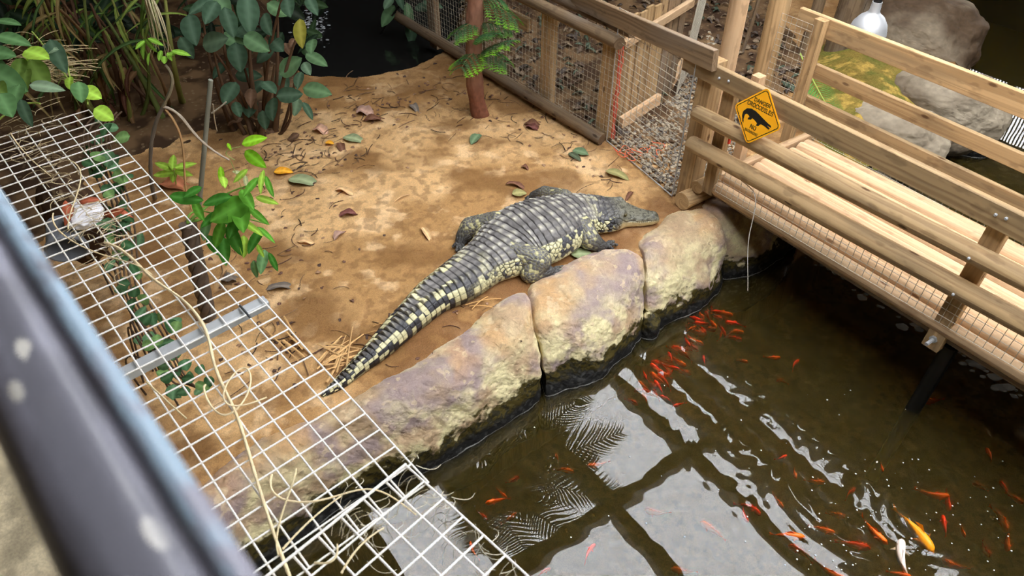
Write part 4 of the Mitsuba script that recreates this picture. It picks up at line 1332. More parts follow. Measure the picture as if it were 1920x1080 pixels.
for i, (px, py, a, L, W, t) in enumerate(RL):
    leaf_part(rp, px_leaf(px, py, a, L * 1.22, W * 1.12, np.array(tones[t]) * (.8 + .35 * ((i * 37) % 10) / 10), y=YB + .12 * ((i * 7) % 5 - 2) - .12, seed=i), 'yellow green young leaf' if t == 3 else None)
for i, (px, py, a, L, W) in enumerate(((540, 92, 60, 26, 16), (548, 80, 120, 22, 14), (470, 180, 90, 40, 22), (515, 250, 20, 34, 16), (440, 225, 160, 34, 16), (548, 258, 150, 30, 14), (478, 215, 40, 30, 18))):
    leaf_part(rp, px_leaf(px, py, a, L, W, S(118, 92, 72), y=YB - .05 * (i % 3), seed=60 + i, wave=.08, curl=.4), 'dry brown leaf')

rp2 = thing('rubber_plant', 'overhanging branch of dark pointed leaves at the top edge above the dark pool', 'plant')
Y2 = on_sand(770, 110)[1] - .1
stem_part(rp2, [at_wall(800, -60, (0, Y2), np.array([1., 0])), at_wall(772, -20, (0, Y2), np.array([1., 0])), at_wall(745, 12, (0, Y2), np.array([1., 0]))], .012, .007, S(80, 70, 52))
stem_part(rp2, [on_sand(700, 96, -.05), at_wall(735, 30, (0, Y2), np.array([1., 0])), at_wall(790, -40, (0, Y2), np.array([1., 0]))], .012, .010, S(30, 28, 26))
for i, (px, py, a, L, W, t) in enumerate(((727, 30, 125, 46, 24, 1), (767, 32, 78, 54, 20, 1), (771, 62, 85, 46, 22, 0), (728, 5, 120, 30, 18, 2), (795, 14, 20, 44, 20, 0), (750, 2, 60, 34, 16, 0), (812, 8, 10, 40, 16, 0))):
    leaf_part(rp2, px_leaf(px, py, a, L, W, np.array(tones[t]), y=Y2 - .03 * i, seed=80 + i))

# palm clump at the far left
pc = thing('palm_clump', 'clump of palm stems and narrow arching leaves in the upper left corner', 'palm')
g = np.random.default_rng(12)
YP = on_sand(210, 225)[1]
W1 = np.array([1.0, 0])
for i in range(16):
    bx = 110 + i * 13 + g.normal(0, 6)
    b = on_sand(bx + 40, 215 + g.uniform(-20, 25), -.05)
    tx = bx - 60 + g.normal(0, 60)
    mth = at_wall((bx + 40 + tx) / 2 + g.normal(0, 14), 110, (0, YP + g.normal(0, .15)), W1)
    tp = at_wall(tx, -30 + g.uniform(-20, 60), (0, YP + g.normal(0, .25)), W1)
    col = (S(92, 104, 50), S(110, 86, 58), S(82, 58, 40), S(120, 122, 60))[i % 4]
    stem_part(pc, [b, mth, tp], .030 if i % 3 == 0 else .018, .009, col, seed=i, bumps=.25)
for i in range(70):
    bx, by = g.uniform(60, 330), g.uniform(-10, 170)
    Ln = g.uniform(60, 150)
    tone = (S(86, 112, 48), S(64, 88, 44), S(118, 136, 62), S(130, 112, 70))[i % 4]
    leaf_part(pc, px_leaf(bx - 30, by, g.uniform(30, 150), Ln, g.uniform(5, 10), tone, y=YP + g.normal(0, .3), seed=200 + i, fold=.4, curl=.5, nose=.8), name='blade')
for i in range(14):
    px, py = 140 + i * 9 + g.normal(0, 8), 170 + g.uniform(-30, 60)
    leaf_part(pc, px_leaf(px, py, g.uniform(50, 130), g.uniform(40, 90), g.uniform(10, 18), (S(88, 56, 42), S(128, 98, 66))[i % 2], y=YP - .1 + g.normal(0, .06), seed=300 + i, curl=.5, wave=.05), name='dead_sheath', label='brown dead leaf sheath')

df = thing('dead_palm_frond', 'pale straw coloured palm frond hanging in front of the dark leaves', 'palm frond')
YD = YP - .35
for i in range(11):
    a0 = at_wall(268 + i * 1.5, -12, (0, YD), W1)
    a1 = at_wall(282 + i * 2.2 + g.normal(0, 4), 45 + g.normal(0, 4), (0, YD + .02 * g.normal()), W1)
    a2_ = at_wall(296 + (i - 5) * 4.5 + 6, 66 + g.uniform(0, 55), (0, YD + .05 * g.normal()), W1)
    p = curve([a0, a1, a2_], 12)
    v, f, uv = tube(p, np.linspace(.009, .002, 12), 5)
    part(df, 'blade', (v, f), 'vc_matte', True, color=flat(S(206, 196, 160) if i % 3 else S(176, 176, 130), len(v)))

# broad-leaved dark shrubs closing the back of the bed
bs = thing('dark_shrub', 'dark leafy shrubs filling the back of the planted bed', 'shrub')
for i in range(90):
    px, py = g.uniform(-20, 600), g.uniform(-30, 95)
    leaf_part(bs, px_leaf(px, py, g.uniform(0, 360), g.uniform(34, 62), g.uniform(16, 28), (S(40, 58, 40), S(54, 76, 46), S(36, 46, 34))[i % 3], y=YP + .7 + g.uniform(0, 1.2), seed=400 + i))
for i in range(14):
    b = on_sand(30 + i * 42, 70, -.05)
    stem_part(bs, [b, b + [g.normal(0, .1), .1, .6], b + [g.normal(0, .25), .1, 1.5]], .02, .01, S(60, 46, 36), seed=i)

# pothos vine over the near corner of the platform
pv = thing('trailing_vine', 'trailing vine with heart shaped leaves over the upper corner of the wire platform', 'vine')
PV = [(15, 41, 5, 38, 22, 1), (25, 74, 8, 50, 26, 1), (68, 101, 20, 42, 30, 4), (108, 105, 65, 54, 26, 0), (14, 150, 30, 60, 40, 1), (46, 152, 70, 46, 34, 3), (72, 140, 60, 50, 34, 3), (88, 163, 0, 48, 20, 2), (10, 196, 60, 46, 34, 1),
      (28, 182, 80, 56, 30, 1), (48, 212, 70, 44, 20, 0), (171, 175, 20, 32, 27, 4), (195, 214, 25, 30, 25, 4), (150, 172, 80, 34, 24, 1), (92, 92, 0, 28, 18, 2), (2, 128, 30, 34, 26, 1), (35, 130, 100, 40, 26, 3), (130, 155, 80, 22, 16, 4), (60, 115, 45, 34, 22, 4), (5, 100, 10, 40, 24, 1), (0, 170, 40, 40, 30, 3)]
vt = [DARKL, S(92, 132, 82), S(128, 152, 122), S(112, 142, 66), LIME]
for i, (px, py, a, L, W, t) in enumerate(PV):
    leaf_part(pv, px_leaf(px, py, a, L * 1.25, W * 1.25, vt[t], z=ZM + .05 + .03 * ((i * 5) % 6), seed=500 + i, nose=.75))
for i, cp in enumerate((((-10, 230), (16, 205), (12, 170), (0, 150)), ((0, 130), (50, 118), (95, 108), (130, 140), (160, 165)), ((16, 205), (40, 196), (75, 194)), ((120, 150), (150, 168), (165, 195)), ((60, 60), (100, 110), (128, 148), (150, 175)))):
    stem_part(pv, [at(x, y, ZM + .03 + .01 * k) for k, (x, y) in enumerate(cp)], .005, .004, S(150, 170, 80))
dm = MB()
for i in range(90):
    c = at(g.uniform(0, 120), 118 + g.normal(0, 18), ZM + .012)
    a = g.normal(.2, .5)
    p = curve([c, c + .10 * np.array([math.cos(a), math.sin(a), .1]), c + .2 * np.array([math.cos(a + g.normal(0, .5)), math.sin(a), .0])], 7)
    v, f, uv = tube(p, .0022, 4)
    dm.add(v, f, None, np.array(S(190, 172, 130)) * g.uniform(.5, 1.1))
for i in range(120):
    x = g.uniform(0, 1); c = at(30 + 190 * x + g.normal(0, 20), 190 + 330 * x * .9 + g.normal(0, 28), ZM + .006)
    a = g.uniform(0, 6.3)
    p = curve([c, c + .04 * np.array([math.cos(a), math.sin(a), .15]), c + .09 * np.array([math.cos(a + g.normal(0, .9)), math.sin(a + .6), .0])], 7)
    v, f, uv = tube(p, .0014, 3)
    dm.add(v, f, None, np.array(S(196, 178, 140)) * g.uniform(.6, 1.1))
gm, _, gc = dm.get()
single('dry_stems', 'tangle of dry straw coloured tendrils caught on the wire platform', 'dry stems', gm, 'vc_matte', True, color=gc, kind='stuff')

# dry climbing stems lying over the platform
DV = [[(128, 300), (150, 320), (132, 400), (128, 430)], [(196, 455), (240, 478), (290, 525), (340, 560), (385, 618), (404, 690), (440, 770), (470, 862), (500, 960), (545, 1085)],
      [(100, 400), (150, 460), (200, 480), (262, 500), (285, 515)], [(275, 716), (300, 740), (350, 785)], [(385, 722), (395, 760), (420, 778), (470, 715), (455, 690), (440, 700), (500, 745)], [(510, 890), (520, 930), (600, 938), (700, 918), (740, 935), (780, 965)],
      [(555, 880), (530, 960), (520, 1000), (522, 1040)], [(640, 1075), (690, 1010), (720, 990)], [(530, 1030), (600, 960), (640, 930)], [(590, 1055), (625, 1050), (632, 1020)], [(20, 250), (60, 300), (95, 330)]]
dvn = thing('dry_vine', 'long pale dry vine stem winding down over the wire platform', 'vine')
for i, cp in enumerate(DV):
    stem_part(dvn, [at(x, y, ZM + .012 + .006 * (k % 2)) for k, (x, y) in enumerate(cp)], .0055 if i == 1 else .0032, .004 if i == 1 else .0022, S(222, 204, 164) if i % 3 else S(206, 190, 150), n=60, sides=6, bumps=.3, seed=i)
cw = MB()
for i in range(70):
    x = g.uniform(0, 1)
    c = at(770 + 190 * x + g.normal(0, 10), 890 + 190 * x + g.normal(0, 14), ZM - .01) if i < 40 else at(700 + g.normal(0, 30), 975 + g.normal(0, 30), ZM)
    a = g.uniform(0, 6.3)
    p = curve([c, c + .03 * np.array([math.cos(a), math.sin(a), -.5]), c + .07 * np.array([math.cos(a + .5), math.sin(a + .7), -.8])], 6)
    v, f, uv = tube(p, .0012, 3)
    cw.add(v, f, None, S(190, 182, 160))
gm, _, gc = cw.get()
single('cobweb_strands', 'grey cobweb strands and root hairs hanging from the lapped mesh panel', 'cobweb', gm, 'vc_matte', True, color=gc, kind='stuff')

# bare stick, forked branch and light vine in front of the rubber plant
sk = thing('garden_stake', 'straight grey stick standing in the sand beside the bright green plant', 'stake')
sb = on_sand(372, 400, -.03)
p = np.array([sb + (at_wall(395, 150, (0, sb[1] + .02), W1) - sb) * t for t in np.linspace(0, 1, 14)])
v, f, uv = tube(p, np.linspace(.019, .016, 14), 9)
part(sk, 'stick', (v, f), 'vc_matte', True, color=flat(S(138, 140, 128), len(v)) * (.8 + .4 * meshkit.noise(v * 40, 1))[:, None])
stem_part(sk, [at_wall(397, 212, (0, sb[1]), W1), at_wall(410, 203, (0, sb[1]), W1), at_wall(424, 191, (0, sb[1]), W1)], .007, .005, S(168, 160, 144), name='twig')
stem_part(sk, [at_wall(399, 195, (0, sb[1]), W1), at_wall(402, 222, (0, sb[1]), W1), at_wall(407, 246, (0, sb[1]), W1)], .006, .004, S(150, 134, 112), name='twig')
fb_ = thing('forked_branch', 'thin grey forked branch rising behind the wire platform with a tuft of leaflets', 'branch')
yb = sb[1] - .15
wl = lambda x, y, dy=0.0: at_wall(x, y, (0, yb + dy), W1)
stem_part(fb_, [on_sand(284, 330, -.02), wl(282, 300), wl(288, 245), wl(306, 200)], .013, .012, S(112, 104, 94), n=20, bumps=.3)
stem_part(fb_, [wl(306, 200), wl(316, 178), wl(321, 140), wl(310, 122)], .012, .009, S(130, 122, 100), n=16, bumps=.3)
stem_part(fb_, [wl(306, 200), wl(335, 215), wl(360, 245), wl(400, 282), wl(430, 300)], .011, .007, S(178, 164, 146), n=20, bumps=.35)
stem_part(fb_, [wl(310, 205), wl(335, 245), wl(345, 300), wl(348, 350), wl(362, 398)], .009, .006, S(196, 158, 112), n=20)
for i, (px, py, a, L, W) in enumerate(((268, 92, 85, 42, 13), (283, 86, 60, 32, 11), (292, 78, 20, 30, 10), (300, 104, 100, 22, 10), (308, 112, 90, 18, 12), (340, 99, 5, 34, 12), (325, 100, -20, 22, 9), (318, 106, 60, 20, 9), (262, 84, 130, 24, 10), (278, 110, 80, 28, 9))):
    leaf_part(fb_, px_leaf(px, py, a, L, W, np.array(BRIGHT) * (.8 + .05 * i), y=yb - .02, seed=600 + i), name='leaflet')

# bright green money tree and its sprigs
mt = thing('money_tree', 'bright green leafy money tree beside the wire platform with braided trunk', 'plant')
tb_ = on_sand(392, 600, -.02)
ym = tb_[1]
for k in range(4):
    n = 40
    z = np.linspace(0, .88, n)
    top = at_wall(352, 420, (0, ym + .05), W1)
    ax = tb_ + (top - tb_) * (z / .88)[:, None]
    p = ax + np.stack([.028 * np.cos(z * 13 + k * math.pi / 2), .028 * np.sin(z * 13 + k * math.pi / 2), z * 0], 1)
    v, f, uv = tube(p, .024, 8)
    part(mt, 'trunk_strand', (v, f), 'vc_matte', True, color=flat(S(96, 82, 70), len(v)) * (.7 + .6 * meshkit.noise(v * 60, 1))[:, None])
ymt = ym + .25
ML_ = [(430, 395, 150, 84, 44, 1), (452, 402, 80, 74, 36, 1), (405, 375, 170, 60, 26, 0), (470, 350, 120, 50, 18, 1), (490, 340, 80, 56, 14, 2), (478, 450, 100, 60, 26, 0), (440, 450, 70, 66, 26, 0), (458, 462, 95, 44, 20, 2), (410, 440, 110, 56, 22, 1),
      (395, 410, 130, 50, 18, 0), (492, 490, 92, 52, 22, 3), (513, 492, 62, 44, 12, 0), (500, 440, 30, 44, 12, 1), (500, 375, 20, 50, 14, 2), (485, 405, 40, 50, 14, 1), (420, 340, 90, 44, 14, 2), (350, 372, 10, 60, 24, 0), (372, 395, 60, 46, 18, 1),
      (470, 425, 35, 60, 16, 2), (450, 330, 140, 40, 12, 2), (505, 350, 70, 44, 12, 1), (440, 420, 110, 60, 24, 0), (420, 470, 80, 60, 24, 0), (400, 460, 60, 44, 20, 0), (385, 430, 100, 44, 20, 3), (488, 470, 60, 30, 10, 2), (463, 372, 60, 60, 22, 1), (415, 400, 60, 50, 24, 0), (478, 505, 80, 34, 14, 3), (360, 360, 150, 40, 18, 0)]
mtone = [S(66, 128, 46), S(96, 160, 54), LIME, S(104, 146, 96)]
for i, (px, py, a, L, W, t) in enumerate(ML_):
    leaf_part(mt, px_leaf(px, py, a, L, W, mtone[t], y=ymt + .06 * ((i * 7) % 7 - 3), seed=700 + i), name='leaflet')
for i, (x, y) in enumerate(((440, 375), (480, 345), (470, 430), (400, 400), (500, 420))):
    stem_part(mt, [at_wall(352, 420, (0, ym + .05), W1), at_wall((352 + x) / 2, (420 + y) / 2 - 14, (0, ymt), W1), at_wall(x, y, (0, ymt), W1)], .008, .004, S(112, 150, 60))
sp = thing('seedling', 'single star of six bright green leaflets at the edge of the wire platform', 'seedling')
ysp = on_sand(330, 345)[1] - .1
for i, (px, py, a, L, W) in enumerate(((307, 311, 200, 42, 14), (324, 303, 268, 30, 16), (347, 310, -15, 42, 13), (344, 324, 15, 34, 14), (307, 326, 170, 40, 14), (325, 331, 95, 24, 15))):
    leaf_part(sp, px_leaf(px, py, a, L, W, np.array(LIME) * 1.02, y=ysp, seed=800 + i, tilt=.12), name='leaflet')
stem_part(sp, [on_sand(330, 345, -.01), at_wall(328, 330, (0, ysp), W1), at_wall(326, 317, (0, ysp), W1)], .004, .004, S(140, 170, 80))
s2 = thing('seedling', 'pair of large bright green leaves on a thin twig above the yellow fallen leaf', 'seedling')
for i, (px, py, a, L, W, t) in enumerate(((476, 263, -14, 50, 23, 4), (478, 298, 38, 54, 24, 3), (415, 330, 82, 40, 12, 4), (448, 324, 15, 26, 9, 2), (461, 340, 80, 26, 9, 2), (430, 275, 60, 18, 7, 4))):
    leaf_part(s2, px_leaf(px, py, a, L, W, (None, None, S(190, 200, 150), S(120, 184, 40), S(140, 200, 44))[t], y=yb + .1, seed=820 + i, tilt=.12))
stem_part(s2, [wl(440, 300, .1), wl(425, 290, .1), wl(452, 275, .1)], .004, .003, S(170, 180, 110))
stem_part(s2, [on_sand(470, 400), wl(446, 335, .1), wl(432, 300, .1)], .004, .003, S(170, 180, 110))

# low creeper under the platform
cr = thing('creeper', 'green round leaved creeper growing up beneath the wire platform', 'creeper')
CP = np.array([(205, 215), (190, 300), (215, 330), (220, 400), (235, 470), (250, 560), (300, 620), (285, 660), (330, 700), (365, 730)])
cs = PchipInterpolator(np.linspace(0, 1, len(CP)), CP)
for i in range(78):
    t = i / 77
    x, y = cs(t) + g.normal(0, (18, 14))
    zc = .95 - .55 * t + g.normal(0, .06)
    leaf_part(cr, px_leaf(x, y, g.uniform(0, 360), g.uniform(20, 36), g.uniform(17, 28), (S(74, 112, 76), S(96, 134, 96), S(60, 96, 60), S(112, 148, 88))[i % 4], z=zc, seed=900 + i, nose=.7))
for k in range(6):
    tt_ = np.linspace(0, 1, 8)
    pts = [at(*(cs(t) + [k * 9 - 22, 6 * math.sin(9 * t + k)]), .90 - .6 * t) for t in tt_]
    stem_part(cr, pts, .006, .005, S(84, 66, 50), n=40, seed=k)
for k in range(16):
    x, y = cs(g.uniform(0, 1)) + g.normal(0, (20, 10))
    b = on_sand(x + 5, y + 70, -.02)
    stem_part(cr, [b, b + [g.normal(0, .05), g.normal(0, .05), .3], at(x, y, .75)], .006, .004, S(72, 58, 46), seed=k)

# things caught below the platform
bag = thing('plastic_bag', 'crumpled white plastic bag under the wire platform', 'bag')
m = trimesh.creation.icosphere(4); q = np.array(m.vertices)
q = q * (1 + .5 * (meshkit.fbm(q * 2.2, 3, 5) - .5) + .28 * (np.abs(meshkit.fbm(q * 5, 3, 6) - .5)))[:, None] * [.085, .10, .06]
m.vertices = q + at(158, 402, .98)
part(bag, 'crumpled_sheet', m, 'vc_matte', 20 and True, color=flat(S(232, 232, 236), len(q)))
pot = thing('plant_pot', 'grey plastic pot on its side beside the white bag', 'pot')
prof_ = np.array([(.0, 0), (.075, 0), (.095, .16), (.104, .16), (.104, .18), (.09, .18), (.07, .012), (.0, .012)])
m = trimesh.creation.revolve(prof_, sections=36)
m.apply_transform(trimesh.transformations.rotation_matrix(1.9, [.6, .3, 0])); m.apply_translation(at(116, 420, .90))
part(pot, 'shell', m, 'vc_matte', 35 and True, color=flat(S(118, 122, 128), len(m.vertices)))
ped = thing('rubble_block', 'lump of grey rubble beneath the bag and pot under the wire platform', 'block')
m = boulder(at(140, 412, .62), np.array([.17, .15, .30]), 77, 4)
part(ped, 'stone', m, 'earth', True)
for i, (px, py, a, L, W) in enumerate(((128, 398, 80, 46, 20), (165, 375, -20, 50, 12), (205, 402, 160, 56, 16), (232, 398, 10, 28, 10))):
    v, f, c = px_leaf(px, py, a, L, W, S(150, 76, 48), z=1.06, seed=950 + i, curl=.7, wave=.1)
    single('withered_leaf', ('curled rust brown leaf over the grey pot', 'rust brown leaf arching over the white bag', 'folded rust brown leaf right of the white bag', 'small dark red leaf hanging right of the white bag')[i], 'leaf', (v, f), 'vc_matte', True, color=c)

# sapling by the pole fence
tr = thing('sapling', 'young conifer sapling with red brown trunk before the pole fence', 'tree')
sb_ = on_sand(905, 226, -.06)
tp = sb_ + [-.03, .0, 1.9]
ctrl = [sb_, sb_ + [-.035, 0, .12], sb_ + [-.06, .0, .36], sb_ + [-.045, 0, .9], tp]
p = curve(ctrl, 260)
ang = np.linspace(0, 1, 260)
v, f, uv = tube(p, np.linspace(.078, .062, 260) * (1 + .05 * np.sin(ang * 40)), 48)
v = v + .012 * (meshkit.fbm(v * [38, 38, 14], 3, 5) - .5)[:, None] * unit(1) * np.stack([np.sign(v[:, 0] - sb_[0]), np.sign(v[:, 1] - sb_[1]), 0 * v[:, 0]], 1)
vn_ = v - np.repeat(p.mean(0)[None], len(v), 0)
cc_ = np.array(S(138, 98, 78)) * (.6 + .75 * meshkit.fbm(v * [40, 40, 14], 4, 2))[:, None]
lowm = sst(.45, .1, v[:, 2])[:, None]
cc_ = cc_ * (1 - lowm) + np.array(S(122, 76, 56)) * (.55 + .9 * meshkit.fbm(v * [60, 60, 30], 4, 3))[:, None] * lowm
part(tr, 'trunk', (v, f), 'vc_matte', True, color=np.clip(cc_, 0, 1))


def conifer_spray(plant, a, b, width, npairs, bright, seed):
    mb = MB()
    g = np.random.default_rng(seed)
    mid = (a + b) / 2 + [0, 0, .03]
    p = curve([a, mid, b], 14)
    v, f, uv = tube(p, np.linspace(.007, .003, 14), 5)
    mb.add(v, f, None, S(120, 106, 70))
    d = unit(b - a)
    side = unit(np.cross(d, [0, 0, 1]))
    s = np.linspace(.12, 1, npairs)
    for t in s:
        c = p[int(t * 13)]
        L = width * (.55 + .5 * math.sin(math.pi * min(t * .85 + .1, 1)))
        for sg_ in (-1, 1):
            tip = c + (side * sg_ * .8 + d * .6 + np.array([0, 0, -.35 - .2 * g.random()])) * L
            n = 9
            br = curve([c, (c + tip) / 2 + [0, 0, .02], tip], n)
            for k in range(1, n):
                lt = sst(.45, .95, k / n) * bright
                colr = np.array(S(70, 104, 66)) * (1 - lt) + np.array(S(132, 196, 52)) * lt
                for q_ in (-1, 1):
                    dd_ = unit(br[k] - br[k - 1])
                    ss = unit(np.cross(dd_, [.1, .1, 1])) * q_
                    Ln = .028
                    mb.add([br[k - 1], br[k - 1] + dd_ * .010, br[k - 1] + ss * Ln + dd_ * .02], [[0, 1, 2]], None, colr)
                v, f, uv = tube(br[k - 1:k + 1], .0028, 3, False)
                mb.add(v, f, None, colr)
    gm, _, gc = mb.get()
    part(plant, 'branch', gm, 'vc_leaf', False, color=np.clip(gc, 0, 1))


yt = sb_[1]
wt_ = lambda x, y, dy=0.0: at_wall(x, y, (0, yt + dy), W1)
for i, (x0, y0, x1, y1, wd, br_, dy) in enumerate(((897, 96, 866, 126, .17, 1.0, -.25), (896, 42, 856, 66, .13, .6, -.15), (900, 44, 954, 56, .13, .35, -.1), (903, 100, 954, 80, .17, 1.0, -.2), (905, 96, 946, 118, .15, .7, -.12), (902, 0, 964, 36, .16, .8, -.1), (898, 74, 926, 66, .13, .2, -.2), (900, -8, 940, 4, .14, .3, .05))):
    conifer_spray(tr, wt_(x0, y0), wt_(x1, y1, dy), wd, 9, br_, 40 + i)

# palm leaning over the pond: its crown hangs above the frame and is seen mirrored in the water
pt = thing('leaning_palm', 'leaning palm whose feathery fronds are mirrored in the pond', 'palm')


def mirror_at(px, py, Z):
    d = ray(px, py) * [1, 1, -1]
    c = np.array([0, 0, 2 * WATER - CAM_H])
    return c + d * ((Z - c[2]) / d[2])


crown = mirror_at(900, 855, 4.0)
root = np.array([-4.6, 9.2, -.1])
v, f, uv = tube(curve([root, root * .5 + crown * .5 + [-.3, .3, .35], crown], 40), np.linspace(.16, .10, 40), 14)
part(pt, 'trunk', (v, f), 'vc_matte', True, color=flat(S(120, 104, 84), len(v)))
for i, (x, y, dz) in enumerate(((1160, 815, -.1), (1150, 925, -.25), (1075, 1005, -.3), (985, 1045, -.35), (900, 1040, -.4), (1100, 745, .1), (1010, 720, .2), (820, 900, -.3), (850, 760, .2), (1000, 880, .15), (940, 760, .25), (1110, 870, -.1), (1030, 950, -.2), (950, 960, -.3), (1060, 810, 0), (960, 690, .2), (880, 950, -.3))):
    tip = mirror_at(x, y, 4.0 + dz)
    mid = (crown + tip) / 2 + [0, 0, .22]
    p = curve([crown, mid, tip], 36)
    mb = MB()
    v, f, uv = tube(p, np.linspace(.018, .005, 36), 5)
    mb.add(v, f)
    tt_ = np.gradient(p, axis=0)
    for k in range(4, 36):
        d = unit(tt_[k]); sd_ = unit(np.cross(d, [0, 0, 1]))
        L = .50 * math.sin(math.pi * (.12 + .80 * (k / 35))) + .05
        for q_ in (-1, 1):
            e = p[k] + (sd_ * q_ * .72 + d * .62 + np.array([0, 0, -.30 + .1 * math.sin(k * 3.1 + q_)])) * L
            w = d * .040
            mb.add([p[k] - w * .5, p[k] + w * .5, (p[k] + e) / 2 + w * .5 + [0, 0, .02], e, (p[k] + e) / 2 - w * .5 + [0, 0, .02]], [[0, 1, 2], [0, 2, 4], [4, 2, 3]])
    gm, _, _ = mb.get()
    part(pt, 'frond', gm, 'vc_leaf', False, color=flat(S(46, 62, 34), len(gm[0])))

# palm leaf on the far bank
fl = thing('palm_seedling', 'green feather palm leaf on the mossy bank behind the footbridge', 'palm')
c0, c1, c2 = at(1592, 262, .06), at(1555, 205, .22), at(1500, 100, .55)
p = curve([c2, c1, c0], 36)
v, f, uv = tube(p, np.linspace(.008, .003, 36), 5)
part(fl, 'rachis', (v, f), 'vc_matte', True, color=flat(S(150, 170, 80), len(v)))
tt_ = np.gradient(p, axis=0)
for k in range(8, 35):
    d = unit(tt_[k]); sd_ = unit(np.cross(d, [0, 0, 1]))
    for q_ in (-1, 1):
        L = .26 * math.sin(math.pi * (.2 + .72 * k / 35))
        dirv = sd_ * q_ + d * .5 + np.array([0, 0, -.1])
        leaf_part(fl, leaf_geo(p[k] + unit(dirv) * L / 2, dirv, [0, 0, 1.0], L, .020, S(88, 130, 62), seed=k * 2 + (q_ > 0), fold=.3, n=6, nose=.8), name='leaflet')
# ---------------------------------------------------------------- fallen leaves, straw, fish
FL = [(569, 337, 10, 58, 26, 'sage', 'large sage green fallen leaf beside the yellow one'), (531, 320, -5, 34, 16, 'yellow', 'orange yellow fallen leaf on the sand'), (664, 259, 15, 44, 18, 'sage', 'grey green fallen leaf below the dry leaf heap'),
      (891, 258, 120, 28, 20, 'green', 'grey green fallen leaf near the sapling\'s foot'), (1089, 284, 15, 30, 18, 'green', 'dark green glossy fallen leaf near the pole fence\'s end'), (1078, 292, 40, 28, 14, 'dark', 'dull leaf lying under the dark green one'),
      (1158, 325, 25, 46, 18, 'olive', 'curled olive fallen leaf against the wire gate'), (1093, 475, -5, 44, 22, 'sage', 'sage green leaf between the crocodile\'s belly and the rock'), (974, 361, -10, 28, 16, 'olive', 'round olive leaf behind the crocodile\'s far shoulder'),
      (970, 345, 15, 44, 10, 'brown', 'brown leaf above the round olive leaf'), (655, 398, -15, 36, 14, 'maroon', 'maroon brown fallen leaf in the middle of the sand'), (637, 436, -60, 30, 16, 'mauve', 'mauve grey fallen leaf left of centre on the sand'),
      (800, 436, 55, 40, 12, 'tan', 'pale curled leaf between the sand\'s middle and the crocodile'), (648, 356, 15, 44, 12, 'tan', 'narrow tan leaf right of the sage green leaf'), (685, 208, 10, 36, 20, 'mauve', 'pale mauve dead leaf in the leaf heap'),
      (602, 242, 20, 30, 18, 'pink', 'pinkish dead leaf beside the rubber plant'), (618, 267, 10, 16, 10, 'yellow', 'small yellow leaf fragment beside the rubber plant'), (530, 535, -10, 60, 12, 'grey', 'long grey leaf right of the wire platform'),
      (777, 200, 50, 26, 14, 'grey', 'dark grey folded leaf in mid sand near the pool'), (705, 222, -5, 50, 16, 'brown', 'brown curled leaf in the heap'), (1002, 232, 10, 40, 14, 'brown', 'dark brown leaf beside the bottom pole'),
      (1180, 365, 130, 26, 9, 'brown', 'small brown leaf near the gate\'s lower corner'), (432, 522, -10, 32, 18, 'grey', 'dark grey leaf under the wire platform'), (1208, 419, -30, 20, 10, 'pink', 'small pink leaf under the crocodile\'s snout'),
      (330, 345, 8, 66, 22, 'rust', 'rust brown leaf below the star of leaflets'), (640, 275, 60, 30, 14, 'brown', 'shrivelled brown leaf below the dry leaf heap'), (985, 312, 30, 14, 7, 'brown', 'tiny brown leaf on open sand'), (575, 452, 5, 36, 9, 'tan', 'narrow tan leaf beside the hanging green leaves'),
      (760, 365, -35, 52, 3, 'tan', 'thin straw lying on the open sand'), (1000, 238, 20, 30, 12, 'maroon', 'maroon leaf fragment near the bottom pole')]
LT = dict(sage=S(132, 142, 104), yellow=S(222, 152, 34), green=S(96, 118, 84), dark=S(74, 84, 60), olive=S(140, 134, 84), brown=S(104, 68, 48), maroon=S(104, 60, 52), mauve=S(156, 124, 108), tan=S(196, 160, 114), pink=S(190, 150, 124), grey=S(106, 96, 86), rust=S(168, 104, 70))
for i, (px, py, a, L, W, t, lab) in enumerate(FL):
    c = on_sand(px, py, .022)
    k = np.linalg.norm(c - [0, 0, CAM_H]) / FOC
    aa_ = math.radians(a)
    d = np.array([math.cos(aa_), -math.sin(aa_) * 1.35, 0])
    stretch = np.linalg.norm(d)
    dry = t in ('brown', 'maroon', 'mauve', 'tan', 'pink', 'grey', 'rust')
    v, f, col = leaf_geo(c, d, np.array([.1 * math.sin(i), .1 * math.cos(i * 2), 1.0]), L * k * stretch, W * k * (1.35 if abs(math.sin(aa_)) < .5 else 1.0), LT[t], curl=.5 if dry else .22, wave=.10 if dry else .02, fold=.35 if dry else .12, seed=i)
    f2 = f
    single('fallen_leaf', lab, 'leaf', (v, f2), 'vc_matte', True, color=col)

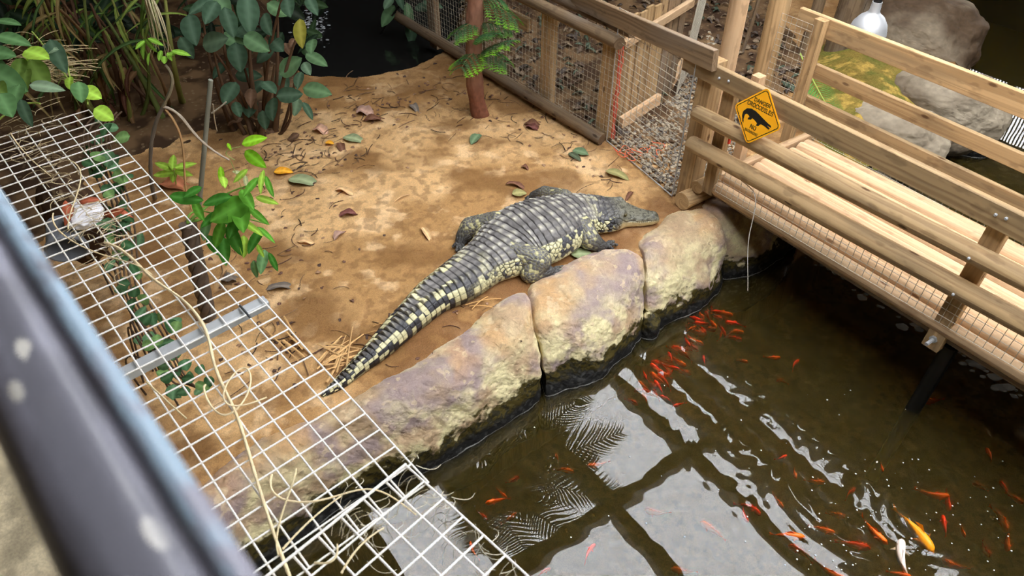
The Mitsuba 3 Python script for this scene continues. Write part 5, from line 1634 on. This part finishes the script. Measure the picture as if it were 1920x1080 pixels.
g = np.random.default_rng(77)
mb = MB()
zones = [(690, 205, 60, 22, 70), (560, 280, 50, 25, 60), (610, 300, 50, 18, 40), (850, 200, 90, 30, 60), (1000, 215, 60, 25, 40), (540, 350, 60, 25, 30), (1080, 250, 50, 30, 40), (700, 640, 60, 60, 20), (1140, 330, 40, 25, 20), (800, 170, 90, 25, 60), (900, 590, 40, 30, 16), (460, 500, 60, 40, 30), (500, 640, 50, 60, 50), (560, 440, 60, 40, 20)]
for x, y, sx_, sy_, n in zones:
    for _ in range(n):
        c = on_sand(x + g.normal(0, sx_), y + g.normal(0, sy_), .006)
        a = g.uniform(0, 6.3)
        if g.random() < .6:
            L = g.uniform(.03, .10)
            p = curve([c, c + L * np.array([math.cos(a), math.sin(a), .06]), c + 2 * L * np.array([math.cos(a + g.normal(0, .4)), math.sin(a + .3), .02])], 6)
            v, f, uv = tube(p, g.uniform(.0015, .004), 4)
            mb.add(v, f, None, np.array((S(86, 58, 44), S(120, 92, 66), S(58, 42, 34))[g.integers(3)]))
        else:
            v, f, col = leaf_geo(c, [math.cos(a), math.sin(a), 0], [.2 * g.normal(), .2 * g.normal(), 1], g.uniform(.03, .07), g.uniform(.012, .03), (S(96, 66, 50), S(70, 50, 40), S(140, 108, 80))[g.integers(3)], curl=.6, wave=.15, seed=int(g.integers(9999)), n=6)
            mb.add(v, f, None, col)
gm, _, gc = mb.get()
single('leaf_crumbs', 'scattered twigs and crumbs of dead leaf on the sand', 'leaf litter', gm, 'vc_matte', True, color=np.clip(gc, 0, 1), kind='stuff')
mb = MB()
for _ in range(1500):
    x, y = g.uniform(-2.2, 3.0), g.uniform(5.2, 9.6)
    if not shapely.contains_xy(soil_poly, x, y) or shapely.contains_xy(grav, x, y):
        continue
    a = g.uniform(0, 6.3)
    c = np.array([x, y, ground_z(x, y) + .05])
    v, f, col = leaf_geo(c, [math.cos(a), math.sin(a), .1 * g.normal()], [.4 * g.normal(), .4 * g.normal(), 1], g.uniform(.07, .16), g.uniform(.03, .07), (S(78, 62, 48), S(58, 48, 40), S(104, 88, 68), S(56, 66, 50))[g.integers(4)], curl=.6, wave=.12, seed=int(g.integers(9999)), n=6)
    mb.add(v, f, None, col)
gm, _, gc = mb.get()
single('leaf_litter', 'thick dead leaf litter on the soil behind the pole fence', 'leaf litter', gm, 'vc_matte', True, color=np.clip(gc, 0, 1), kind='stuff')

# straw by the tail: single blades
for i in range(26):
    t = g.normal(0, 1)
    if i < 20:
        a0 = (640 + g.normal(0, 16), 668 + g.normal(0, 12)); an = math.radians(-40 + g.normal(0, 28)); Ln = g.uniform(40, 95)
    else:
        a0 = (560 + g.normal(0, 22), 645 + g.normal(0, 16)); an = math.radians(38 + g.normal(0, 8)); Ln = g.uniform(50, 110)
    p0 = on_sand(a0[0] - Ln / 2 * math.cos(an), a0[1] - Ln / 2 * math.sin(an), .018 + .004 * (i % 6))
    p1 = on_sand(a0[0] + Ln / 2 * math.cos(an), a0[1] + Ln / 2 * math.sin(an), .014 + .004 * (i % 5))
    p = curve([p0, (p0 + p1) / 2 + [0, 0, .012], p1], 8)
    v, f, uv = tube(p, np.linspace(.010, .004, 8) if i % 3 == 0 else np.linspace(.007, .003, 8), 5)
    v[:, 2] = (v[:, 2] - v[:, 2].mean()) * .6 + v[:, 2].mean()
    single('straw_blade', 'flat dry straw blade in the heap beside the crocodile\'s tail tip', 'straw', (v, f), 'vc_matte', True, color=flat(np.array(S(212, 170, 114)) * g.uniform(.75, 1.1), len(v)), group='straw blades beside the tail')
for i, (x0, y0, x1, y1) in enumerate(((872, 572, 940, 560), (885, 580, 915, 556), (880, 574, 930, 578), (700, 612, 735, 606), (690, 625, 720, 622))):
    p0, p1 = on_sand(x0, y0, .012), on_sand(x1, y1, .012)
    v, f, uv = tube(curve([p0, (p0 + p1) / 2 + [0, 0, .015], p1], 8), .004, 5)
    single('loose_straw', 'single pale straw lying between the crocodile\'s tail and the rock edging', 'straw', (v, f), 'vc_matte', True, color=flat(S(196, 152, 96), len(v)), group='loose straws along the tail')

# fish ------------------------------------------------------------------------------------------
scene['fish_skin'] = {'type': 'twosided', 'bsdf': principled(.4, dict(VC), specular=.4)}


def fish_geo(c, ang, L, col, bend=.2, fat=.17):
    n, m = 12, 8
    u = np.linspace(0, 1, n)
    r = fat * np.sin(np.pi * u ** .62) ** .8 * (1 - .35 * u) + .012
    r[0] = .02
    ax = np.stack([(.5 - u), bend * (u - .35) ** 2 * np.where(u > .35, 1, .3), 0 * u], 1)
    th = np.linspace(0, 2 * np.pi, m, endpoint=False)
    V = ax[:, None] + np.stack([0 * th, np.cos(th), np.sin(th)], 1)[None] * r[:, None, None] * [0, .62, 1.0]
    V = V.reshape(-1, 3)
    i, j = np.meshgrid(np.arange(n - 1), np.arange(m), indexing='ij')
    q = np.stack([i * m + j, i * m + (j + 1) % m, (i + 1) * m + (j + 1) % m, (i + 1) * m + j], -1).reshape(-1, 4)
    F = np.vstack([q[:, [0, 1, 2]], q[:, [0, 2, 3]]])
    nose = len(V); V = np.vstack([V, ax[0] + [.012, 0, 0]])
    F = np.vstack([F, [[nose, (b + 1) % m, b] for b in range(m)]])
    a = math.radians(ang)
    d, s = np.array([math.cos(a), math.sin(a), 0]), np.array([-math.sin(a), math.cos(a), 0])
    place = lambda P: c + L * (P[:, :1] * d + P[:, 1:2] * s + P[:, 2:] * [0, 0, 1])
    col = np.asarray(col, float)
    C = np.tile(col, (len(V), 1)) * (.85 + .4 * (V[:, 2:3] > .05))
    e = ax[-1]
    t = np.array([e, e + [-.20, .05 + bend * .25, .11], e + [-.13, .02 + bend * .2, .0], e + [-.20, .05 + bend * .25, -.10], e + [0, .012, 0], e + [-.13, .035 + bend * .2, 0]])
    tf = [[0, 1, 2], [0, 2, 3], [4, 5, 1], [4, 3, 5]]
    dfin = np.array([[.12, 0, fat * .92], [-.02, .01, fat * 1.5], [-.2, .01, fat * .75]])
    pf = np.array([[.22, fat * .5, 0], [.08, fat * 1.3, -.02], [.12, fat * .45, -.01], [.22, -fat * .5, 0], [.08, -fat * 1.2, -.02], [.12, -fat * .45, -.01]])
    return place(V), F, C, (place(t), np.array(tf)), (place(np.vstack([dfin, pf])), np.array([[0, 1, 2], [3, 4, 5], [6, 8, 7]]))


ORANGE, RED, GOLD, PINK = S(255, 104, 24), S(248, 66, 22), S(255, 150, 26), S(255, 190, 170)
# school below the rocks (pixel, image angle, length in pixels)
school = [(1302, 596, 20, 24), (1312, 588, 50, 22), (1326, 590, 80, 22), (1335, 577, 100, 16), (1342, 583, 10, 20), (1357, 586, 15, 30), (1345, 594, 20, 20), (1310, 601, -12, 26), (1316, 606, 10, 26), (1336, 605, 60, 24), (1355, 617, 75, 24), (1352, 628, 110, 18), (1376, 605, 8, 28),
          (1380, 620, 10, 26), (1378, 633, 20, 24), (1308, 622, 15, 30), (1288, 640, 65, 22), (1295, 634, 50, 20), (1276, 653, 15, 30), (1284, 662, 35, 28), (1258, 668, 70, 22), (1272, 678, 30, 30), (1238, 682, 25, 32), (1250, 676, 10, 24), (1232, 690, 40, 30), (1240, 697, 30, 32), (1256, 700, -15, 28),
          (1282, 696, 15, 26), (1209, 702, 75, 20), (1232, 708, 45, 34), (1246, 712, 50, 34), (1222, 718, 55, 28), (1236, 724, 60, 30), (1206, 722, 45, 24), (1216, 736, 35, 28), (1200, 732, 10, 20), (1320, 674, 95, 20), (1394, 676, 15, 16), (1230, 738, 60, 22), (1248, 690, 55, 26), (1262, 688, 20, 24), (1308, 640, 30, 24),
          (1318, 618, 60, 22), (1330, 615, 15, 22), (1272, 758, -15, 22), (1296, 615, -20, 20), (1300, 650, 40, 22), (1262, 655, 40, 22), (1248, 745, 20, 22), (1210, 745, 60, 22), (1186, 752, 30, 22), (1365, 600, 60, 18)]
others = [(1450, 670, 0, 24), (1490, 680, -30, 24), (1465, 712, 0, 16), (1748, 750, 2, 34), (1467, 857, -20, 20), (1490, 886, 85, 18), (1530, 902, 5, 26), (1594, 921, -20, 22), (1654, 876, 100, 14), (1755, 928, 4, 40), (1778, 938, 110, 32), (1838, 910, 35, 18), (1856, 850, 90, 20), (1884, 912, 80, 20),
          (1905, 934, 40, 20), (1883, 975, 105, 34), (1771, 982, 110, 30), (1806, 996, 90, 16), (1890, 1014, 120, 30), (1848, 1028, 80, 22), (1640, 998, 50, 44), (1545, 992, 18, 34), (1604, 1020, 12, 44), (1570, 964, 15, 24), (1482, 1003, 8, 46), (1410, 950, 40, 34), (1335, 990, 35, 40), (1230, 960, 15, 36), (1104, 1032, -40, 34),
          (1120, 872, 0, 34), (1045, 856, 60, 16), (965, 898, -30, 22), (930, 938, -12, 36), (942, 925, 35, 22), (905, 965, 35, 22), (957, 970, -35, 28), (885, 1030, 70, 30), (1020, 1070, -20, 24), (1060, 880, 10, 30), (1280, 1070, 15, 36), (1395, 965, 70, 26), (1560, 1075, 20, 40), (1790, 1060, 30, 30), (1500, 1030, 25, 34), (1690, 1076, 15, 30), (1460, 940, 60, 24)]


def add_fish(px, py, a, Lp, depth, col, name, lab, cat, group, seed, detail=False, fat=.17):
    c = at(px, py, WATER - depth * .68)
    c[2] = WATER - depth
    k = np.linalg.norm(at(px, py, WATER) - [0, 0, CAM_H]) / FOC
    ang = -a
    aw = math.degrees(math.atan2(math.sin(math.radians(ang)) * 1.3, math.cos(math.radians(ang))))
    g = np.random.default_rng(seed)
    if g.random() < .5 and not detail:
        aw += 180
    v, f, C, tail, fins = fish_geo(c, aw, Lp * k * 1.1, col, g.normal(0, .3), fat)
    key = thing(name, lab, cat, group)
    if detail:
        part(key, 'body', (v, f), 'fish_skin', True, color=np.clip(C, 0, 1))
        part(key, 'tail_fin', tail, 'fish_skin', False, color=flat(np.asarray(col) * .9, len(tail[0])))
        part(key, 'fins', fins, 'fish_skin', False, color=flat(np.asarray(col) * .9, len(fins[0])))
    else:
        nv = len(v)
        vv = np.vstack([v, tail[0], fins[0]]); ff = np.vstack([f, tail[1] + nv, fins[1] + nv + len(tail[0])])
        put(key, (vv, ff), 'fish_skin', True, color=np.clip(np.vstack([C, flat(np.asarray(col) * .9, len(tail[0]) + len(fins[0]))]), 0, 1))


for i, (px, py, a, Lp) in enumerate(school):
    add_fish(px, py, a, Lp, .018 + .012 * (i % 4), (RED, ORANGE, RED, S(250, 90, 40))[i % 4], 'goldfish', 'small orange red goldfish in the school crowding below the edging rocks', 'goldfish', 'goldfish school below the edging rocks', i)
for i, (px, py, a, Lp) in enumerate(others):
    add_fish(px, py, a, Lp, .018 + .012 * (i % 4), (ORANGE, RED, ORANGE)[i % 3], 'pond_goldfish', 'orange goldfish swimming scattered in the open pond away from the rocks', 'goldfish', 'goldfish scattered in the open pond', 100 + i)
add_fish(1722, 998, 72, 66, .02, GOLD, 'koi', 'large golden orange koi near the bottom right, biggest of the orange fish', 'koi', None, 300, True, .19)
add_fish(1688, 1042, -60, 58, .015, S(236, 214, 200), 'koi', 'pale pinkish white koi below the golden one', 'koi', None, 301, True, .19)
add_fish(1298, 637, 35, 14, .015, S(250, 220, 200), 'white_fish', 'tiny white fish at the edge of the orange school', 'fish', None, 302)

# bubbles and froth on the water
ico = trimesh.creation.icosphere(1); bv, bf = np.array(ico.vertices), np.array(ico.faces)
mb = MB()
for _ in range(130):
    px, py = (g.uniform(1500, 1900), g.uniform(860, 1070)) if g.random() < .7 else (g.uniform(1000, 1700), g.uniform(700, 1060))
    r = g.uniform(.0025, .006)
    mb.add(bv * r * [1, 1, .6] + at(px, py, WATER + .003), bf, None, S(206, 206, 200))
gm, _, gc = mb.get()
single('froth_bubbles', 'small pale bubbles floating on the pond surface', 'bubbles', gm, 'vc_gloss', True, color=gc, kind='stuff')
mb = MB()
for i in range(70):
    t = i / 69
    px, py = 1520 + 395 * t + g.normal(0, 9), 478 + 268 * t + g.normal(0, 7) + 6 * math.sin(t * 30)
    if 1735 < px < 1790 and g.random() < .7:
        continue
    r = g.uniform(.010, .034) * (.5 + abs(math.sin(t * 9)))
    v = bv * [r, r * .8, .003] * (1 + g.normal(0, .12, (len(bv), 1)))
    mb.add(v + at(px, py, WATER + .004), bf, None, np.array(S(150, 148, 140)) * g.uniform(.6, 1.1))
gm, _, gc = mb.get()
single('foam_line', 'grey foam drifting in a line beneath the footbridge', 'foam', gm, 'vc_matte', True, color=gc, kind='stuff')
